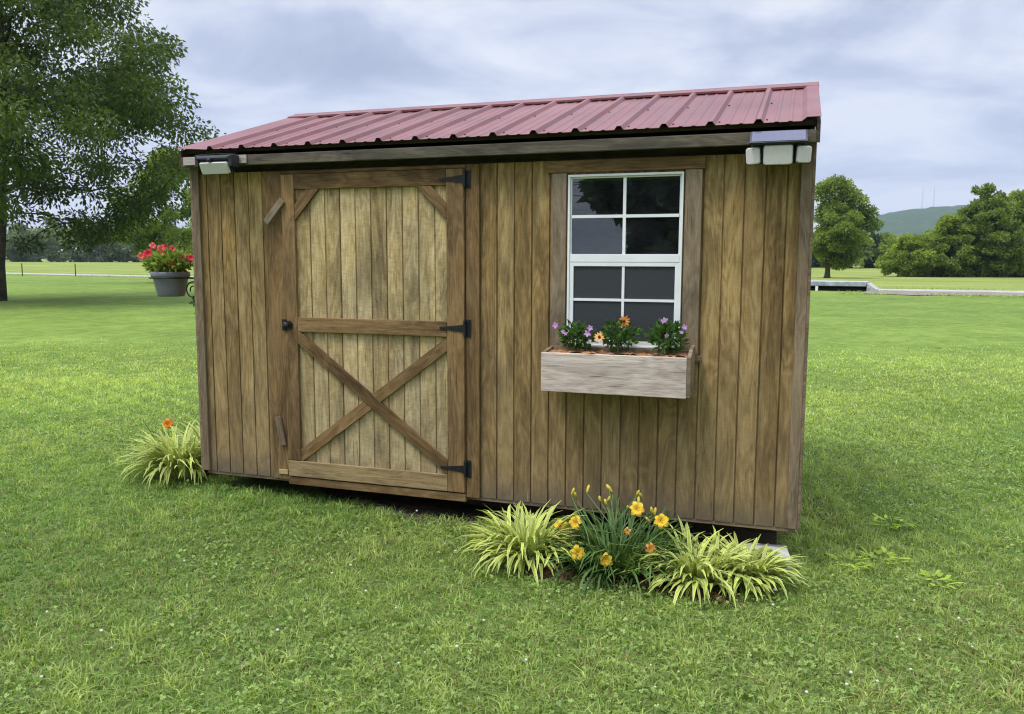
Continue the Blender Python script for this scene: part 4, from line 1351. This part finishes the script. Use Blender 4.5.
def lawn():
    r = np.random.default_rng(500)
    parts = []; dry = []
    for (d0, d1, dens, h, w) in ((1.1, 4.4, 11500, .034, .0052), (4.4, 6.5, 7600, .036, .0062), (6.5, 10, 3000, .040, .009), (10, 16, 1000, .036, .013)):
        x, y = scatter(d0, d1, dens, r)
        big = fbm(x, y, .9, 3); sm = fbm(x, y, 4.5, 4); tu = fbm(x, y, 22, 6) if d1 < 11 else fbm(x, y, 9, 6)
        if d1 < 11:
            keep = r.random(len(x)) < .85 + .35 * tu
            x, y, big, sm, tu = x[keep], y[keep], big[keep], sm[keep], tu[keep]
        dist_ = (x - CAM[0]) * FW[0] + (y - CAM[1]) * FW[1]
        keep = r.random(len(x)) > sst(9.5, 16.2, dist_)
        x, y, big, sm, tu, dist_ = x[keep], y[keep], big[keep], sm[keep], tu[keep], dist_[keep]
        # lusher tufts near the walls, where the mower does not reach
        near_wall = np.exp(-np.minimum(np.abs(y - .02), 2) / .22) * ((x > -.1) & (x < 3.8)) + np.exp(-np.abs(x - 3.72) / .25) * ((y > 0) & (y < 2.6)) * (x > 3.66)
        hh = h * np.clip(.95 + .14 * big + .20 * sm + .25 * tu + .55 * np.clip(near_wall, 0, 1), .5, 1.9)
        tx = np.clip(.40 + .30 * sst(5, 11, dist_) + .08 * sst(11, 18, dist_) + .24 * big + .16 * sm + .22 * tu + r.normal(0, .2, len(x)), 0, 1)  # tint lightens with viewing distance: grazing light put into the blade colour
        ty = np.clip(.5 + .17 * fbm(x, y, .55, 14) + .12 * sst(11, 18, dist_) + .12 * tu + r.normal(0, .26, len(x)), 0, 1)
        tint = np.column_stack([tx, ty, r.random(len(x))])
        isdry = r.random(len(x)) < np.clip(.10 + .17 * fbm(x, y, 1.3, 9), .02, .5) * (1.0 if d1 < 8 else .5)
        for sel, lst, hs in ((~isdry, parts, 1), (isdry, dry, .75)):
            lst.append(blades(x[sel], y[sel], hh[sel] * hs, w, r, 1.2 if hs < 1 else 1.0, tint[sel]))
    v = join(parts)
    tag(np_mesh('lawn_grass', v[0], v[1], M['grass'], None, v[2]), 'short mown green grass covering the lawn', 'grass', kind='stuff')
    v = join(dry)
    tag(np_mesh('dry_grass', v[0], v[1], M['straw'], None, v[2]), 'thin dry straw-coloured grass blades among the green lawn', 'grass', kind='stuff')
    # rank grass along the road and the ditch
    n = 11000; q = r.random(n)
    px = -60 + 95 * q; py = np.interp(px, [p[0] for p in ROADP], [p[1] for p in ROADP])
    off = np.where(r.random(n) < .5, r.normal(3.4, .8, n), r.normal(-2.6, .45, n))
    k = ~((off < 0) & (px > 6.2) & (px < 23.5) & (r.random(n) < .93)) & ~((px > 3.2) & (px < 8.6) & (off < -.5)); px, py, off = px[k], py[k] + 0, off[k]
    v = blades(px, py + off, r.uniform(.05, .16, len(px)), .035, r, 1.0, np.column_stack([np.clip(r.normal(.45, .3, len(px)), 0, 1), np.clip(r.normal(.5, .25, len(px)), 0, 1), r.random(len(px))]))
    n2 = 3500; qx = r.uniform(5.8, 23.5, n2); qy = np.interp(qx, [7.6, 9.6, 14, 18, 22.5], [40.9, 40.0, 39.0, 38.6, 39.2]) + np.where(r.random(n2) < .8, r.normal(-2.3, .5, n2), r.uniform(-2, 2, n2))
    v2 = blades(qx, qy, r.uniform(.05, .14, n2), .03, r, 1.0, np.column_stack([np.clip(r.normal(.5, .3, n2), 0, 1), np.clip(r.normal(.55, .25, n2), 0, 1), r.random(n2)]))
    v = join([v, v2])
    tag(np_mesh('roadside_grass', v[0], v[1], M['grass'], None, v[2]), 'ragged taller grass along the edges of the road', 'grass', kind='stuff')
    # clover: three round leaflets on a short stalk
    x, y = scatter(1.4, 8.0, 1500, r)
    k = fbm(x, y, 1.3, 21) + .5 * fbm(x, y, 5, 22) > r.normal(.15, .25, len(x))
    x, y = x[k], y[k]; n = len(x); z = gz(x, y) + r.uniform(.018, .05, n)
    Vs = []; tint = np.column_stack([np.clip(r.normal(.45, .25, n), 0, 1), r.random(n), r.random(n)]); Ts = []
    a0 = r.uniform(0, 2 * PI, n); R = r.uniform(.0045, .008, n); tilt = r.normal(0, .35, (n, 2))
    for j in range(3):
        a = a0 + j * 2 * PI / 3
        for (q, off) in ((0., 0), (.75, .75), (1.25, .45), (1.25, -.45), (.75, -.75)):
            u = q * R; s = off * R
            px = u * np.cos(a) - s * np.sin(a); py = u * np.sin(a) + s * np.cos(a)
            Vs.append(np.column_stack([x + px, y + py, z + tilt[:, 0] * px + tilt[:, 1] * py + .15 * u])); Ts.append(tint)
    V = np.stack(Vs, 1).reshape(-1, 3); T = np.stack(Ts, 1).reshape(-1, 3)
    F = (np.arange(n * 3) * 5)[:, None] + np.arange(5)[None]
    tag(np_mesh('clover', V, F, M['clover'], None, T), 'patches of small three-leaved clover in the lawn', 'clover', kind='stuff')
    # clover heads
    x, y = scatter(2.3, 9.0, 6.5, r)
    k = fbm(x, y, 1.3, 21) > r.normal(-.1, .5, len(x)); x, y = x[k], y[k]
    m = MB()
    for px, py in zip(x, y):
        z = G(px, py) + random.uniform(.035, .065); rr = random.uniform(.004, .0075)
        m.ball((px, py, z), rr, 7, 5, (1, 1, .8))
    tag(m.build('clover_flowers', M['clover_flower']), 'tiny white clover heads scattered through the lawn', 'clover', kind='stuff')
    # twigs and chips of the bed
    m = MB()
    for _ in range(260):
        a = random.uniform(0, 2 * PI); q = math.sqrt(random.random()); px, py = 2.84 + .62 * q * math.cos(a), -.36 + .24 * q * math.sin(a)
        an = random.uniform(0, PI); L = random.uniform(.012, .035); zz = G(px, py) + .03 * (1 - q * q) + .018
        dx, dy = math.cos(an) * L, math.sin(an) * L; wx, wy = -math.sin(an) * .006, math.cos(an) * .006; dz = random.uniform(-.008, .008)
        m.add([(px - dx - wx, py - dy - wy, zz - dz), (px + dx - wx, py + dy - wy, zz + dz), (px + dx + wx, py + dy + wy, zz + dz + .004), (px - dx + wx, py - dy + wy, zz - dz + .004)], [(0, 1, 2, 3)])
    tag(m.build('bark_mulch', M['mulch']), 'reddish brown bark chips under the plants in front of the shed', 'mulch', kind='stuff')


lawn()

# ----------------------------------------------------------------------------
# AIR, SKY, SUN
# ----------------------------------------------------------------------------
def haze_box():
    m = MB(); m.box(-1500, 2300, -120, 3300, -9, 330)
    t = NT('air')
    t.t.links.new(t.n('VolumePrincipled', Color=(.70, .83, 1.0), Density=.00016, Anisotropy=.2).outputs[0], t.out.inputs['Volume'])
    o = m.build('haze', t.m); tag(o, kind='stuff')
    o['label'] = 'thin pale blue haze over the far fields and the hill'; o['category'] = 'haze'


HAZE = True
if HAZE: haze_box()

SUN_DIR = Vector((-.38, -.42, 1.2)).normalized()       # towards the sun
elev = math.asin(SUN_DIR.z); azim = math.atan2(SUN_DIR.x, SUN_DIR.y)
sd = bpy.data.lights.new('sun', 'SUN'); so = bpy.data.objects.new('sun', sd); COL.objects.link(so)
sd.energy = 2.0; sd.angle = math.radians(16); sd.color = (1, .965, .91)
so.rotation_euler = (-SUN_DIR).to_track_quat('-Z', 'Y').to_euler(); so.location = (-6, -8, 16)

world = bpy.data.worlds.new('World'); scene.world = world; world.use_nodes = True
nt = world.node_tree; nt.nodes.clear()


class WN(NT):
    def __init__(self): self.t = nt; self.out = nt.nodes.new('ShaderNodeOutputWorld')


w = WN()
dirv = w.n('TexCoord').outputs['Generated']
x, y, z = w.sep(dirv)
zz = w.math('ADD', w.math('MAXIMUM', z, 0.0), .22)
ca, sa_ = math.cos(YAW), math.sin(YAW)
u = w.math('DIVIDE', w.math('ADD', w.math('MULTIPLY', x, ca), w.math('MULTIPLY', y, sa_)), zz)
v = w.math('DIVIDE', w.math('ADD', w.math('MULTIPLY', x, -sa_), w.math('MULTIPLY', y, ca)), zz)
P1 = w.vec(w.math('MULTIPLY', u, 1.25), w.math('MULTIPLY', v, 1.6), 3.7)
P2 = w.vec(w.math('MULTIPLY', u, .55), w.math('MULTIPLY', v, .70), 9.1)
n1 = w.noise(P1, 1.35, 7, .58, .35); n2 = w.noise(P2, 1.0, 3, .5, .3)
cv = w.math('ADD', w.math('MULTIPLY', n1, .62), w.math('MULTIPLY', n2, .38))
cloud = w.ramp(cv, [(.37, (.285, .328, .450)), (.45, (.370, .410, .530)), (.51, (.470, .505, .612)), (.58, (.585, .608, .675))])
hz = w.ramp(z, [(.0, (1, 1, 1)), (.09, (.35, .35, .35)), (.22, (0, 0, 0))])
cloud = w.mix(w.math('MULTIPLY', hz, .82), cloud, (.455, .497, .620, 1))
# an overcast vault is about three times brighter overhead than low down
bright = w.ramp(z, [(.0, (.29,) * 3), (.40, (.29,) * 3), (.75, (.80,) * 3), (1., (1, 1, 1))])
cloud = w.n('VectorMath', {'operation': 'SCALE'}, i0=cloud, Scale=w.math('MULTIPLY', bright, 3.42)).outputs[0]
sky = w.n('TexSky', {'sky_type': 'NISHITA', 'sun_disc': False, 'sun_elevation': elev, 'sun_rotation': azim})
bg1 = w.n('Background', Color=sky.outputs[0], Strength=.08)
bg2 = w.n('Background', Color=cloud, Strength=1.0)
mx = w.n('MixShader', Fac=.93, i1=bg1.outputs[0], i2=bg2.outputs[0])
nt.links.new(mx.outputs[0], w.out.inputs[0])

vs = scene.view_settings
scene.display_settings.display_device = 'sRGB'
vs.view_transform = 'Standard'; vs.look = 'None'; vs.exposure = 0.58; vs.gamma = 1.0; vs.use_curve_mapping = False

scene.render.engine = 'CYCLES'
cy = scene.cycles
cy.use_denoising = True
cy.pixel_filter_type = 'BLACKMAN_HARRIS'; cy.filter_width = 1.15
cy.max_bounces = 8; cy.diffuse_bounces = 3; cy.glossy_bounces = 4; cy.transmission_bounces = 6; cy.transparent_max_bounces = 12; cy.volume_bounces = 0
cy.use_adaptive_sampling = True; cy.adaptive_threshold = .01
cy.caustics_reflective = False; cy.caustics_refractive = False
